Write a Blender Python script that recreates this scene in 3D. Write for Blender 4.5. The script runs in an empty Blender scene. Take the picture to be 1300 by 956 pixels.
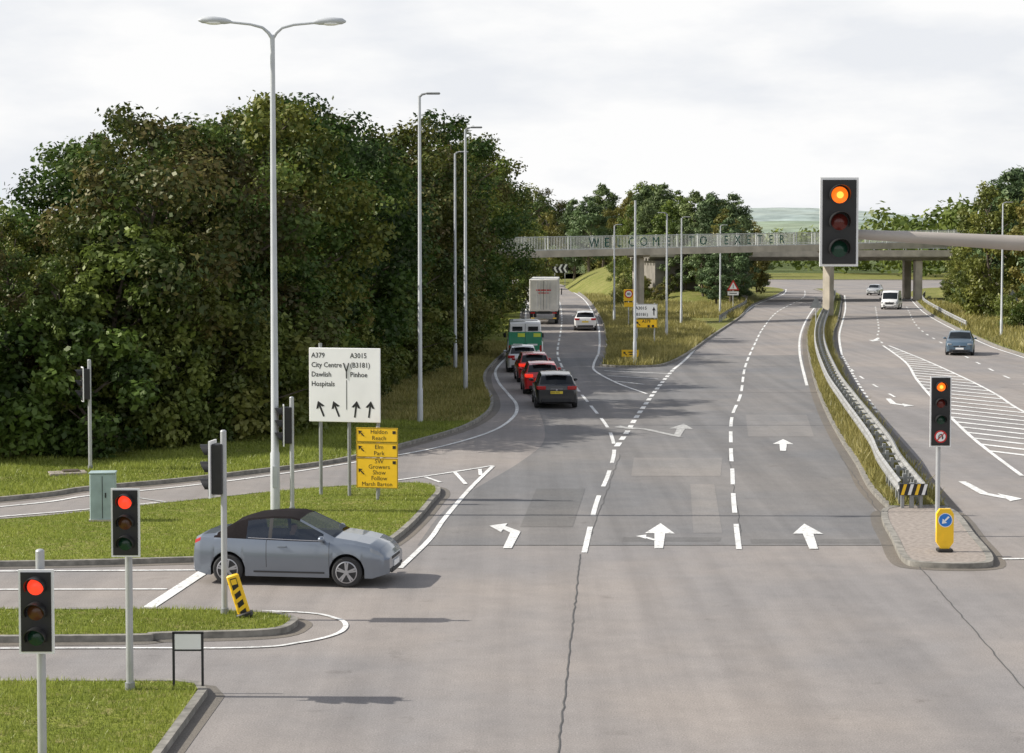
import bpy, math, random
import numpy as np
from mathutils import Vector, Matrix
from mathutils.geometry import tessellate_polygon
random.seed(7)
R=math.radians
scene=bpy.context.scene
col=scene.collection

# ------------------------------------------------------------------ materials
def nt(name):
    m=bpy.data.materials.new(name); m.use_nodes=True
    t=m.node_tree; b=t.nodes['Principled BSDF']
    return m,t,b
def rgba(c,k=1.0): return (c[0]*k,c[1]*k,c[2]*k,1)
def mat(name,c,rough=0.6,metal=0.0,var=0.15,scale=6.0,bump=0.0,coat=0.0,emit=None,es=0,detail=5,spec=0.5):
    m,t,b=nt(name)
    b.inputs['Roughness'].default_value=rough; b.inputs['Metallic'].default_value=metal
    b.inputs['Coat Weight'].default_value=coat; b.inputs['Coat Roughness'].default_value=0.05
    b.inputs['Specular IOR Level'].default_value=spec
    tc=t.nodes.new('ShaderNodeTexCoord'); n=t.nodes.new('ShaderNodeTexNoise')
    n.inputs['Scale'].default_value=scale; n.inputs['Detail'].default_value=detail
    t.links.new(tc.outputs['Object'],n.inputs['Vector'])
    r=t.nodes.new('ShaderNodeValToRGB'); r.color_ramp.elements[0].position=0.3; r.color_ramp.elements[1].position=0.7
    r.color_ramp.elements[0].color=rgba(c,1-var); r.color_ramp.elements[1].color=rgba(c,1+var*0.6)
    t.links.new(n.outputs['Fac'],r.inputs['Fac']); t.links.new(r.outputs['Color'],b.inputs['Base Color'])
    if bump>0:
        bn=t.nodes.new('ShaderNodeBump'); bn.inputs['Strength'].default_value=bump; bn.inputs['Distance'].default_value=0.02
        t.links.new(n.outputs['Fac'],bn.inputs['Height']); t.links.new(bn.outputs['Normal'],b.inputs['Normal'])
    if emit:
        b.inputs['Emission Color'].default_value=rgba(emit); b.inputs['Emission Strength'].default_value=es
    return m

def mix_noise(t,vec,scale,c1,c2,p0=0.4,p1=0.6,detail=6,rough=0.6):
    n=t.nodes.new('ShaderNodeTexNoise'); n.inputs['Scale'].default_value=scale; n.inputs['Detail'].default_value=detail
    n.inputs['Roughness'].default_value=rough
    t.links.new(vec,n.inputs['Vector'])
    r=t.nodes.new('ShaderNodeValToRGB'); r.color_ramp.elements[0].position=p0; r.color_ramp.elements[1].position=p1
    r.color_ramp.elements[0].color=c1; r.color_ramp.elements[1].color=c2
    t.links.new(n.outputs['Fac'],r.inputs['Fac'])
    return n,r
def mult(t,a,b,fac=1.0):
    m=t.nodes.new('ShaderNodeMix'); m.data_type='RGBA'; m.blend_type='MULTIPLY'; m.inputs['Factor'].default_value=fac
    t.links.new(a,m.inputs['A']); t.links.new(b,m.inputs['B']); return m.outputs['Result']

def asphalt(name,c,heading=5.0,streak=0.25):
    m,t,b=nt(name); b.inputs['Roughness'].default_value=0.85; b.inputs['Specular IOR Level'].default_value=0.25
    tc=t.nodes.new('ShaderNodeTexCoord')
    v=tc.outputs['Object']
    _,r1=mix_noise(t,v,0.10,(c[0]*.88,c[1]*.90,c[2]*.93,1),(c[0]*1.08,c[1]*1.05,c[2]*1.02,1),0.40,0.60,4)
    _,r2=mix_noise(t,v,1.3,(0.87,0.87,0.87,1),(1.05,1.045,1.04,1),0.35,0.7,10,0.75)
    n3,r3=mix_noise(t,v,38,(0.66,0.66,0.66,1),(1.28,1.28,1.28,1),0.3,0.7,3)
    mp=t.nodes.new('ShaderNodeMapping'); mp.inputs['Rotation'].default_value=(0,0,R(heading)); mp.inputs['Scale'].default_value=(1.1,0.03,1)
    t.links.new(v,mp.inputs['Vector'])
    _,r4=mix_noise(t,mp.outputs['Vector'],1.0,(1-streak,1-streak,1-streak,1),(1.05,1.05,1.05,1),0.35,0.62,4)
    _,r5=mix_noise(t,v,0.9,(0.78,0.77,0.76,1),(1,1,1,1),0.30,0.39,9,0.7)
    o=mult(t,r1.outputs['Color'],r2.outputs['Color']); o=mult(t,o,r3.outputs['Color'],0.8); o=mult(t,o,r4.outputs['Color']); o=mult(t,o,r5.outputs['Color'])
    t.links.new(o,b.inputs['Base Color'])
    bn=t.nodes.new('ShaderNodeBump'); bn.inputs['Strength'].default_value=0.35; bn.inputs['Distance'].default_value=0.01
    t.links.new(n3.outputs['Fac'],bn.inputs['Height']); t.links.new(bn.outputs['Normal'],b.inputs['Normal'])
    return m
def grassmat(name,c1,c2,c3):
    m,t,b=nt(name); b.inputs['Roughness'].default_value=0.9; b.inputs['Specular IOR Level'].default_value=0.1
    tc=t.nodes.new('ShaderNodeTexCoord'); v=tc.outputs['Object']
    _,r1=mix_noise(t,v,0.35,rgba(c1),rgba(c2),0.35,0.65,6)
    n2,r2=mix_noise(t,v,3.2,(0,0,0,1),(1,1,1,1),0.48,0.68,8)
    mx=t.nodes.new('ShaderNodeMix'); mx.data_type='RGBA'
    t.links.new(r2.outputs['Color'],mx.inputs['Factor']); t.links.new(r1.outputs['Color'],mx.inputs['A']); mx.inputs['B'].default_value=rgba(c3)
    n3,r3=mix_noise(t,v,22,(0.55,0.55,0.55,1),(1.25,1.25,1.25,1),0.3,0.7,4)
    o=mult(t,mx.outputs['Result'],r3.outputs['Color'])
    t.links.new(o,b.inputs['Base Color'])
    bn=t.nodes.new('ShaderNodeBump'); bn.inputs['Strength'].default_value=0.8; bn.inputs['Distance'].default_value=0.05
    t.links.new(n3.outputs['Fac'],bn.inputs['Height']); t.links.new(bn.outputs['Normal'],b.inputs['Normal'])
    return m
def leafmat(name,ramp,trans=0.3,lo=.55,hi=1.45):
    m=bpy.data.materials.new(name); m.use_nodes=True; t=m.node_tree; t.nodes.clear()
    out=t.nodes.new('ShaderNodeOutputMaterial')
    oi=t.nodes.new('ShaderNodeObjectInfo')
    r=t.nodes.new('ShaderNodeValToRGB'); e=r.color_ramp.elements
    while len(e)<len(ramp): e.new(0.5)
    for i,c in enumerate(ramp):
        e[i].position=i/(len(ramp)-1); e[i].color=rgba(c)
    at=t.nodes.new('ShaderNodeAttribute'); at.attribute_name='tint'
    ad=t.nodes.new('ShaderNodeMath'); ad.operation='MULTIPLY_ADD'; ad.inputs[1].default_value=0.3
    t.links.new(at.outputs['Fac'],ad.inputs[0])
    ml=t.nodes.new('ShaderNodeMath'); ml.operation='MULTIPLY'; ml.inputs[1].default_value=0.7
    t.links.new(oi.outputs['Random'],ml.inputs[0]); t.links.new(ml.outputs[0],ad.inputs[2])
    t.links.new(ad.outputs[0],r.inputs['Fac'])
    mr=t.nodes.new('ShaderNodeMapRange'); mr.inputs['To Min'].default_value=lo; mr.inputs['To Max'].default_value=hi
    t.links.new(at.outputs['Fac'],mr.inputs['Value'])
    vm=t.nodes.new('ShaderNodeVectorMath'); vm.operation='SCALE'
    t.links.new(r.outputs['Color'],vm.inputs[0]); t.links.new(mr.outputs['Result'],vm.inputs['Scale'])
    d=t.nodes.new('ShaderNodeBsdfDiffuse'); tr=t.nodes.new('ShaderNodeBsdfTranslucent'); g=t.nodes.new('ShaderNodeBsdfGlossy')
    g.inputs['Roughness'].default_value=0.45; g.inputs['Color'].default_value=(0.6,0.6,0.5,1)
    t.links.new(vm.outputs[0],d.inputs['Color']); t.links.new(vm.outputs[0],tr.inputs['Color'])
    m1=t.nodes.new('ShaderNodeMixShader'); m1.inputs[0].default_value=trans
    m2=t.nodes.new('ShaderNodeMixShader'); m2.inputs[0].default_value=0.045
    t.links.new(d.outputs[0],m1.inputs[1]); t.links.new(tr.outputs[0],m1.inputs[2])
    t.links.new(m1.outputs[0],m2.inputs[1]); t.links.new(g.outputs[0],m2.inputs[2])
    t.links.new(m2.outputs[0],out.inputs['Surface'])
    return m
def see_glass(name,tint=0.40,refl=0.10):
    m=bpy.data.materials.new(name); m.use_nodes=True; t=m.node_tree; t.nodes.clear()
    out=t.nodes.new('ShaderNodeOutputMaterial'); tr=t.nodes.new('ShaderNodeBsdfTransparent'); g=t.nodes.new('ShaderNodeBsdfGlossy')
    tr.inputs[0].default_value=(tint,tint*1.03,tint,1); g.inputs['Roughness'].default_value=0.03; g.inputs['Color'].default_value=(.8,.88,1,1)
    mx=t.nodes.new('ShaderNodeMixShader'); mx.inputs[0].default_value=refl
    t.links.new(tr.outputs[0],mx.inputs[1]); t.links.new(g.outputs[0],mx.inputs[2])
    t.links.new(mx.outputs[0],out.inputs['Surface']); return m

M={}
M['asphalt']=asphalt('asphalt_worn',(0.310,0.286,0.270),5,.12)
M['asphalt_d']=asphalt('asphalt_carriageway',(0.225,0.219,0.216),5,0.16)
M['asphalt_p']=asphalt('asphalt_patch',(0.18,0.176,0.172),5,0.1)
M['asphalt_q']=asphalt('asphalt_patch_pale',(0.262,0.25,0.24),5,0.1)
M['grime']=asphalt('gutter_grime',(0.20,0.18,0.155),5,0.1)
M['seam']=mat('tar_seam',(0.10,0.098,0.095),0.8)
M['pave']=mat('paving',(0.33,0.285,0.25),0.9,var=0.3,scale=9,bump=0.3)
M['kerb']=mat('kerb_concrete',(0.27,0.255,0.225),0.9,var=0.4,scale=5)
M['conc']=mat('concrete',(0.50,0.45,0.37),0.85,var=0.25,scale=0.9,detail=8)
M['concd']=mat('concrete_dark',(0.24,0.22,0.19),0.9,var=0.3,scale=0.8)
M['grass']=grassmat('grass_verge',(0.16,0.205,0.030),(0.26,0.29,0.055),(0.32,0.29,0.11))
M['grass2']=grassmat('grass_rough',(0.15,0.18,0.035),(0.26,0.26,0.08),(0.34,0.29,0.13))
M['field']=grassmat('ground_field',(0.09,0.13,0.04),(0.13,0.17,0.06),(0.17,0.17,0.08))
M['soil']=mat('soil',(0.09,0.07,0.05),0.95,var=0.4,scale=4)
M['galv']=mat('galvanised_steel',(0.50,0.51,0.52),0.5,0.4,var=0.12,scale=3)
M['galvd']=mat('weathered_steel',(0.33,0.34,0.34),0.55,0.3,var=0.2,scale=3)
M['beam']=mat('barrier_beam',(0.40,0.40,0.39),0.6,0.3,var=0.3,scale=2.5)
M['lampgrey']=mat('lamp_column_paint',(0.56,0.58,0.60),0.5,0.1,var=0.12,scale=1.5)
M['mast']=mat('mast_paint',(0.42,0.38,0.34),0.5,0.1,var=0.12,scale=2)
M['rail']=mat('bridge_railing',(0.52,0.54,0.52),0.5,0.1)
M['blk']=mat('black_plastic',(0.018,0.018,0.019),0.45)
M['dark']=mat('dark_trim',(0.025,0.025,0.027),0.6)
M['rubber']=mat('tyre_rubber',(0.035,0.035,0.036),0.85)
M['alloy']=mat('alloy_rim',(0.42,0.42,0.44),0.35,0.6,var=0.05)
M['white']=mat('white_sign',(0.92,0.92,0.91),0.5,var=0.05,scale=1.5)
M['yellow']=mat('yellow_sign',(0.98,0.60,0.02),0.5,var=0.05)
M['txt']=mat('black_lettering',(0.015,0.015,0.015),0.6)
M['bluesign']=mat('blue_sign',(0.02,0.20,0.65),0.4,var=0.04)
M['redsign']=mat('red_sign',(0.62,0.02,0.02),0.45,var=0.04)
M['cab']=mat('cabinet_paint',(0.38,0.48,0.48),0.6,var=0.18,scale=3)
M['glass']=mat('dark_glass',(0.012,0.015,0.017),0.06,var=0.0,spec=0.4)
M['sglass']=see_glass('window_glass')
M['fabric']=mat('soft_top_fabric',(0.020,0.017,0.018),0.95,var=0.2,scale=30,spec=.08)
M['seat']=mat('seat_fabric',(0.04,0.04,0.042),0.8)
M['skin']=mat('skin',(0.50,0.30,0.22),0.6,var=0.05)
M['cloth']=mat('dark_clothing',(0.04,0.04,0.06),0.9)
M['hair']=mat('hair',(0.03,0.02,0.015),0.7)
M['tail']=mat('tail_lamp',(0.45,0.01,0.01),0.15,coat=0.5,var=0.05)
M['tailon']=mat('brake_lamp',(0.8,0.02,0.02),0.2,emit=(1,0.05,0.02),es=0.7)
M['head']=mat('head_lamp',(0.32,0.34,0.36),0.08,0.3,var=0.05)
M['plate_y']=mat('plate_yellow',(0.80,0.60,0.05),0.5,var=0.03)
M['red_on']=mat('lens_red_lit',(0.9,0.05,0.02),0.3,emit=(1.0,0.06,0.025),es=1.0,var=0.05)
M['amb_on']=mat('lens_amber_lit',(1.0,0.16,0.02),0.3,emit=(1.0,0.17,0.01),es=1.1,var=0.05)
M['amb_core']=mat('lens_amber_core',(1.0,0.5,0.1),0.3,emit=(1.0,0.50,0.05),es=1.4,var=0.02)
M['amb_off']=mat('lens_amber_off',(0.13,0.05,0.02),0.2)
M['red_off']=mat('lens_red_off',(0.13,0.02,0.015),0.2)
M['grn_off']=mat('lens_green_off',(0.012,0.055,0.035),0.2)
M['bark']=mat('bark',(0.13,0.105,0.08),0.95,var=0.35,scale=5,bump=0.5)
M['letter']=mat('bridge_lettering_green',(0.02,0.10,0.08),0.5)
M['leafA']=leafmat('leaf_broad',[(0.032,0.064,0.018),(0.055,0.110,0.022),(0.075,0.120,0.024),(0.16,0.165,0.030),(0.042,0.080,0.020),(0.125,0.100,0.034),(0.065,0.115,0.024),(0.14,0.165,0.035)])
M['leafS']=leafmat('leaf_shrub',[(0.05,0.10,0.022),(0.10,0.15,0.030),(0.17,0.19,0.045),(0.17,0.14,0.045)])
M['leafM']=leafmat('leaf_autumn',[(0.09,0.15,0.03),(0.15,0.19,0.04),(0.20,0.205,0.05),(0.19,0.155,0.045)])
M['leafP']=leafmat('needle_pine',[(0.09,0.145,0.065),(0.12,0.175,0.075),(0.16,0.195,0.070)],0.15)
M['leafG']=leafmat('grass_blade',[(0.16,0.215,0.030),(0.24,0.29,0.05),(0.32,0.32,0.09)],0.4)
M['leafY']=leafmat('long_grass_blade',[(0.16,0.19,0.04),(0.28,0.26,0.08),(0.40,0.33,0.15)],0.4)
def paint(name,c,metal=0.0,rough=0.35): return mat(name,c,rough,metal,var=0.03,scale=2,coat=0.8)
P={'silver':paint('paint_silver_blue',(0.21,0.24,0.285),0.5,0.32),'black':paint('paint_black',(0.010,0.011,0.013)),'red':paint('paint_red',(0.45,0.010,0.015)),
 'white':paint('paint_white',(0.80,0.80,0.79)),'blue':paint('paint_slate_blue',(0.08,0.13,0.18),0.3),'green':paint('paint_green',(0.01,0.25,0.12)),'lime':paint('paint_lime',(0.65,0.75,0.05)),
 'lsilver':paint('paint_light_silver',(0.55,0.56,0.56),0.4)}
def roadpaint(name,lo,hi,p0,p1,sc):
    m,t,b=nt(name); b.inputs['Roughness'].default_value=0.8
    tc=t.nodes.new('ShaderNodeTexCoord'); v=tc.outputs['Object']
    _,r=mix_noise(t,v,sc,lo,hi,p0,p1,12,0.8)
    _,r2=mix_noise(t,v,0.5,(.80,.80,.80,1),(1,1,1,1),.4,.6,4)
    t.links.new(mult(t,r.outputs['Color'],r2.outputs['Color']),b.inputs['Base Color']); return m
M['paint']=roadpaint('road_paint_white',(0.36,0.35,0.33,1),(0.86,0.86,0.84,1),0.38,0.50,7.0)
M['paint2']=roadpaint('road_paint_faded',(0.29,0.28,0.27,1),(0.62,0.62,0.60,1),0.42,0.60,5.0)

# ------------------------------------------------------------------ mesh builder
class MB:
    def __init__(s): s.v=[];s.f=[];s.m=[];s.mats=[]
    def mi(s,m):
        if m not in s.mats: s.mats.append(m)
        return s.mats.index(m)
    def add(s,vs,fs,m,X=None):
        o=len(s.v); k=s.mi(m)
        for p in vs:
            p=Vector(p)
            if X is not None: p=X@p
            s.v.append(tuple(p))
        for f in fs: s.f.append(tuple(i+o for i in f)); s.m.append(k)
    def box(s,c,d,m,X=None,bev=0.0):
        x,y,z=[a/2 for a in d]
        T=Matrix.Translation(c); 
        if X is not None: T=X@T
        if bev<=0:
            vs=[(i*x,j*y,k*z) for i in(-1,1) for j in(-1,1) for k in(-1,1)]
            fs=[(0,1,3,2),(4,6,7,5),(0,4,5,1),(2,3,7,6),(0,2,6,4),(1,5,7,3)]
            s.add(vs,fs,m,T)
        else:
            b=bev; ring=[(-x+b,-y),(x-b,-y),(x,-y+b),(x,y-b),(x-b,y),(-x+b,y),(-x,y-b),(-x,-y+b)]
            k=(1-b/max(x,1e-6)); k2=(1-b/max(y,1e-6))
            L=[[(p[0]*k,p[1]*k2,-z) for p in ring],[(p[0],p[1],-z+b) for p in ring],[(p[0],p[1],z-b) for p in ring],[(p[0]*k,p[1]*k2,z) for p in ring]]
            vs=[p for r in L for p in r]; fs=[tuple(range(7,-1,-1)),tuple(range(24,32))]
            for a in range(3):
                for i in range(8): j=(i+1)%8; fs.append((a*8+i,a*8+j,a*8+8+j,a*8+8+i))
            s.add(vs,fs,m,T)
    def tube(s,path,rad,m,n=10,X=None,caps=True):
        path=[Vector(p) for p in path]
        if not isinstance(rad,(list,tuple)): rad=[rad]*len(path)
        vs=[];fs=[]
        up=Vector((0,0,1))
        prev=None
        for i,p in enumerate(path):
            d=(path[min(i+1,len(path)-1)]-path[max(i-1,0)]).normalized()
            if prev is None:
                a=d.cross(up)
                if a.length<1e-3: a=Vector((1,0,0))
            else: a=prev-d*prev.dot(d)
            a.normalize(); prev=a; b=d.cross(a)
            for k in range(n):
                t=2*math.pi*k/n; vs.append(p+(a*math.cos(t)+b*math.sin(t))*rad[i])
        for i in range(len(path)-1):
            for k in range(n):
                j=(k+1)%n; fs.append((i*n+k,i*n+j,(i+1)*n+j,(i+1)*n+k))
        if caps: fs.append(tuple(range(n-1,-1,-1))); fs.append(tuple((len(path)-1)*n+k for k in range(n)))
        s.add(vs,fs,m,X)
    def disc(s,c,nrm,r,m,n=24,X=None):
        nrm=Vector(nrm).normalized(); a=nrm.orthogonal().normalized(); b=nrm.cross(a); c=Vector(c)
        s.add([c+(a*math.cos(2*math.pi*k/n)+b*math.sin(2*math.pi*k/n))*r for k in range(n)],[tuple(range(n))],m,X)
    def ellip(s,c,r,m,X=None,n=12,k=8):
        vs=[];fs=[]
        for i in range(k+1):
            ph=math.pi*i/k
            for j in range(n):
                th=2*math.pi*j/n; vs.append((c[0]+r[0]*math.sin(ph)*math.cos(th),c[1]+r[1]*math.sin(ph)*math.sin(th),c[2]+r[2]*math.cos(ph)))
        for i in range(k):
            for j in range(n):
                fs.append((i*n+j,(i+1)*n+j,(i+1)*n+(j+1)%n,i*n+(j+1)%n))
        s.add(vs,fs,m,X)
    def text(s,body,size,org,m,X=None,align='LEFT',sx=1.0,bold=0.012,face='-Y'):
        cu=bpy.data.curves.new('tmp','FONT'); cu.body=body; cu.size=size; cu.align_x=align; cu.offset=bold*size; cu.resolution_u=2
        ob=bpy.data.objects.new('tmp',cu); col.objects.link(ob); bpy.context.view_layer.update()
        me=bpy.data.meshes.new_from_object(ob.evaluated_get(bpy.context.evaluated_depsgraph_get()))
        B=Matrix(((sx,0,0,org[0]),(0,0,-1,org[1]),(0,1,0,org[2]),(0,0,0,1))) if face=='-Y' else Matrix(((0,0,-1,org[0]),(-sx,0,0,org[1]),(0,1,0,org[2]),(0,0,0,1)))
        if X is not None: B=X@B
        s.add([v.co[:] for v in me.vertices],[tuple(p.vertices) for p in me.polygons],m,B)
        bpy.data.objects.remove(ob); bpy.data.curves.remove(cu); bpy.data.meshes.remove(me)
    def obj(s,name,loc=(0,0,0),rz=0.0,ang=35,rot=None):
        me=bpy.data.meshes.new(name); me.from_pydata(s.v,[],s.f)
        for m in s.mats: me.materials.append(m)
        me.polygons.foreach_set('material_index',s.m)
        me.polygons.foreach_set('use_smooth',[True]*len(s.f)); me.update()
        try: me.set_sharp_from_angle(angle=R(ang))
        except Exception: pass
        o=bpy.data.objects.new(name,me); col.objects.link(o); o.location=loc; o.rotation_euler=rot if rot else (0,0,rz)
        return o

def cat(pts,n=6,closed=False):
    out=[];L=len(pts)
    rngs=range(L) if closed else range(L-1)
    for i in rngs:
        g=(lambda k: pts[k%L]) if closed else (lambda k: pts[min(max(k,0),L-1)])
        p0,p1,p2,p3=g(i-1),g(i),g(i+1),g(i+2)
        for k in range(n):
            t=k/n
            out.append(tuple(0.5*((2*p1[a])+(-p0[a]+p2[a])*t+(2*p0[a]-5*p1[a]+4*p2[a]-p3[a])*t*t+(-p0[a]+3*p1[a]-3*p2[a]+p3[a])*t**3) for a in range(2)))
    if not closed: out.append(tuple(pts[-1][:2]))
    return out
def cum(path):
    P_=np.array(path); return P_,np.r_[0,np.cumsum(np.hypot(*(P_[1:]-P_[:-1]).T))]
def lin(path,n=50):
    P_,d=cum(path); q=np.linspace(0,d[-1],n)
    return [(float(np.interp(a,d,P_[:,0])),float(np.interp(a,d,P_[:,1]))) for a in q]
def resample(path,step):
    P_,d=cum(path); return lin(path,max(2,int(d[-1]/step)+1))
def sub(path,a,b):
    P_,d=cum(path); q=[a]+[x for x in d if a<x<b]+[b]
    return [(float(np.interp(x,d,P_[:,0])),float(np.interp(x,d,P_[:,1]))) for x in q]
def normals(path,closed=False):
    out=[];L=len(path)
    for i in range(L):
        a=path[(i-1)%L] if closed else path[max(i-1,0)]; b=path[(i+1)%L] if closed else path[min(i+1,L-1)]
        dx,dy=b[0]-a[0],b[1]-a[1]; l=math.hypot(dx,dy) or 1; out.append((-dy/l,dx/l))
    return out
def offset(path,o,closed=False):
    return [(p[0]+n[0]*o,p[1]+n[1]*o) for p,n in zip(path,normals(path,closed))]

# ------------------------------------------------------------------ ground & roads
mb=MB(); mb.add([(-3000,-200,-0.06),(3000,-200,-0.06),(3000,4000,-0.06),(-3000,4000,-0.06)],[(0,1,2,3)],M['field']); mb.obj('ground')
mb=MB(); nx,ny=12,30
for i in range(nx):
    for j in range(ny):
        x0=-60+i*13;y0=-30+j*14
        mb.add([(x0,y0,0),(x0+13,y0,0),(x0+13,y0+14,0),(x0,y0+14,0)],[(0,1,2,3)],M['asphalt'])
mb.obj('road')

VERGE=cat([(-60,30),(-34,40),(-22,46.5),(-13.9,52.3),(-12.05,54.6),(-9.9,56.4),(-7.5,59.1),(-5.55,61.7),(-3.56,67),(-1.79,73),(-0.91,79.8),(-0.85,86.6),(-1.25,95.3),(-1.36,104),(-0.85,116),(0,132),(0.67,163),(1.2,214),(2.3,277),(0,335),(-14,385),(-40,420)],5)
LINE_L=cat([(-34,39),(-22,45.2),(-13.6,51.2),(-11.8,53.4),(-9.7,55.3),(-7.36,58.1),(-4.37,62.8),(-2.44,66.5),(-0.74,72),(0.06,78),(0.2,83.7),(-0.18,90),(-0.7,98),(-0.9,107),(-0.4,118),(0.4,132),(1.1,163),(1.6,214),(2.7,277),(0.5,335)],6)
NOSE_L=[(5.0,110.5),(5.5,116),(5.95,122.5),(6.9,143),(8.16,177),(9.5,245),(9.2,300),(6.5,350),(-6,400),(-30,440)]
NOSE_R=[(30,345),(39,325),(42,300),(37.0,268),(27.8,222),(21.8,184),(15.7,149),(11.2,122.5),(8.9,111.5),(7.6,109.6),(6,109.4)]
NOSE=cat(NOSE_L,4)[:-1]+[(-30,450),(20,450),(25,370)]+cat(NOSE_R,4)
RES_L=cat([(9.9,50.5),(10.2,55),(10.9,61),(11.7,68.6),(13.0,79.8),(15.0,95.3),(18.8,122.5),(22.8,149),(28.1,180.5),(34.2,214),(43.4,264),(47,300)],5)
RES_R=cat([(49,300),(45,264),(36.5,214),(30.6,180.5),(24.9,149),(20.6,122.5),(16.75,95.3),(14.65,78),(13,63.5),(11.9,54),(11.5,50.5)],5)
RIGHT=cat([(26,-10),(27,40),(28,70),(30.4,100),(32.1,121),(33.6,136),(38.5,171.5),(43.3,202),(51,245),(57,277),(70,310),(110,330)],5)

KH=0.12
def ccw(poly):
    A=sum(poly[i][0]*poly[(i+1)%len(poly)][1]-poly[(i+1)%len(poly)][0]*poly[i][1] for i in range(len(poly)))
    return poly if A>0 else poly[::-1]
def inner(poly,kw): return offset(ccw(poly),kw,True)
def region(name,poly,top,kw=0.14,h=KH,kmat=None):
    poly=ccw(poly); inn=offset(poly,kw,True); n=len(poly); mb=MB()
    tri=tessellate_polygon([[Vector((p[0],p[1],0)) for p in inn]])
    mb.add([(p[0],p[1],h-0.01) for p in inn],[(t[0],t[1],t[2]) if (inn[t[1]][0]-inn[t[0]][0])*(inn[t[2]][1]-inn[t[0]][1])-(inn[t[2]][0]-inn[t[0]][0])*(inn[t[1]][1]-inn[t[0]][1])>0 else (t[2],t[1],t[0]) for t in tri],top)
    vs=[(p[0],p[1],-0.02) for p in poly]+[(p[0],p[1],h) for p in poly]+[(p[0],p[1],h) for p in inn]+[(p[0],p[1],h-0.012) for p in inn]
    fs=[]
    for i in range(n):
        j=(i+1)%n; fs+= [(i,j,n+j,n+i),(n+i,n+j,2*n+j,2*n+i),(2*n+i,2*n+j,3*n+j,3*n+i)]
    mb.add(vs,fs,kmat or M['kerb']); return mb.obj(name,ang=30)

region('grass_verge',VERGE+[(-200,420),(-200,30)],M['grass'])
region('grass_verge',NOSE,M['grass2'])
region('central_reservation',RES_L+RES_R,M['grass2'])
region('grass_verge',RIGHT+[(400,330),(400,-10)],M['grass2'])
region('grass_verge',[(-60,372),(20,385),(60,378),(120,372),(400,372),(400,460),(-60,460)],M['grass2'])
ISL1=cat([(-30,41.7),(-22,43.6),(-12.8,48.3),(-9.4,51.2),(-6.8,53.6),(-4.72,55.0),(-3.0,55.7),(-2.2,55.1),(-2.0,53.7),(-2.12,52),(-2.4,48.2),(-2.8,44.9),(-3.3,43.3),(-4.3,42.6),(-6.9,42.2),(-11.06,41.6),(-20,41.3)],5,True)
region('traffic_island',ISL1,M['grass'])
ISL2=cat([(-30,36.5),(-9.63,36.3),(-6.66,36.3),(-4.7,36.0),(-4.05,35.5),(-3.96,34.9),(-4.35,34.2),(-6.2,33.9),(-8.9,33.6),(-30,33.2)],5,True)
region('traffic_island',ISL2,M['grass'])
ISL3=cat([(9.9,50.4),(9.35,48.5),(8.95,45.2),(8.6,42.2),(8.9,41.5),(10.1,41.4),(10.6,42.2),(11.0,45.5),(11.45,50.4)],4,True)
region('traffic_island',ISL3,M['pave'],kw=0.16)
ISL4=[(-40,30.3),(-5.3,30.3),(-4.9,30.1),(-4.72,29.6),(-4.9,12),(-40,12)]
region('grass_verge',ISL4,M['grass'])

mb=MB()
Aline=cat([(1.64,43.5),(2.29,52),(2.9,58.1),(3.44,64.7),(3.63,70),(3.63,75.2),(3.44,82.5),(3.2,91.2),(2.97,101),(2.85,114),(3.0,127),(3.95,156),(4.9,190),(5.9,245),(5.9,300),(3,350)],6)
Bline=cat([(3.62,66.5),(4.33,72),(5.28,79.8),(7.3,95.3),(9.0,107.5)],6)
Cline=cat([(5.21,44),(6.01,52),(6.77,59),(7.52,66),(8.92,78),(10.7,90),(13.4,110.6),(17.3,137),(21.3,163),(27.9,202),(38,252),(44,290)],6)
def quadstrip(a,b,m,z):
    n=min(len(a),len(b)); mb.add([(p[0],p[1],z) for p in a[:n]]+[(p[0],p[1],z) for p in b[:n]],[(i,i+1,n+i+1,n+i) for i in range(n-1)],m)
left=lin(cat([(-2.2,44.6),(-1.6,52),(0.3,62),(1.2,70),(1.0,85),(0.2,100),(0.2,118)],6))
right=lin(cat([(9.0,44.6),(10.2,57),(11.5,68),(12.8,79),(14.8,95),(18.5,122)],6))
quadstrip(right,left,M['asphalt_d'],0.004)
pz=[0]
def patch(pts,m): 
    pz[0]+=1; z=0.0075+(pz[0]%5)*.0004; mb.add([(p[0],p[1],z) for p in pts],[tuple(range(len(pts)))],m)
patch([(2.6,45.2),(4.9,45.2),(5.0,45.8),(2.65,45.8)],M['asphalt_p'])
patch([(5.6,44.9),(8.6,44.9),(8.7,45.5),(5.65,45.5)],M['asphalt_p'])
patch([(0.2,47.5),(1.5,47.5),(2.1,55),(0.7,55)],M['asphalt_p'])
patch([(3.6,58),(6.3,58),(6.9,63),(4.0,63)],M['asphalt_q'])
patch([(8.6,70),(11.0,70),(12.1,79),(9.6,79)],M['asphalt_q'])
patch([(4.4,46.5),(5.1,46.5),(5.9,56),(5.2,56)],M['asphalt_q'])
def strip(b,path,w,m,z):
    l=offset(path,w/2); r=offset(path,-w/2); n=len(path)
    b.add([(p[0],p[1],z) for p in r]+[(p[0],p[1],z) for p in l],[(i,i+1,n+i+1,n+i) for i in range(n-1)],m)
for poly in (ISL1,ISL2,ISL3,ISL4):
    q=inner(poly,-.12); strip(mb,q+[q[0]],.30,M['grime'],.0062)
strip(mb,offset(VERGE,-.13),.34,M['grime'],.0058); strip(mb,offset(RES_L,.13),.34,M['grime'],.0058); strip(mb,offset(RES_R,.13),.34,M['grime'],.0058)
def wob(a,b_,n=18,am=0.02):
    return [(a[0]+(b_[0]-a[0])*i/n+random.uniform(-am,am),a[1]+(b_[1]-a[1])*i/n) for i in range(n+1)]
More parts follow.
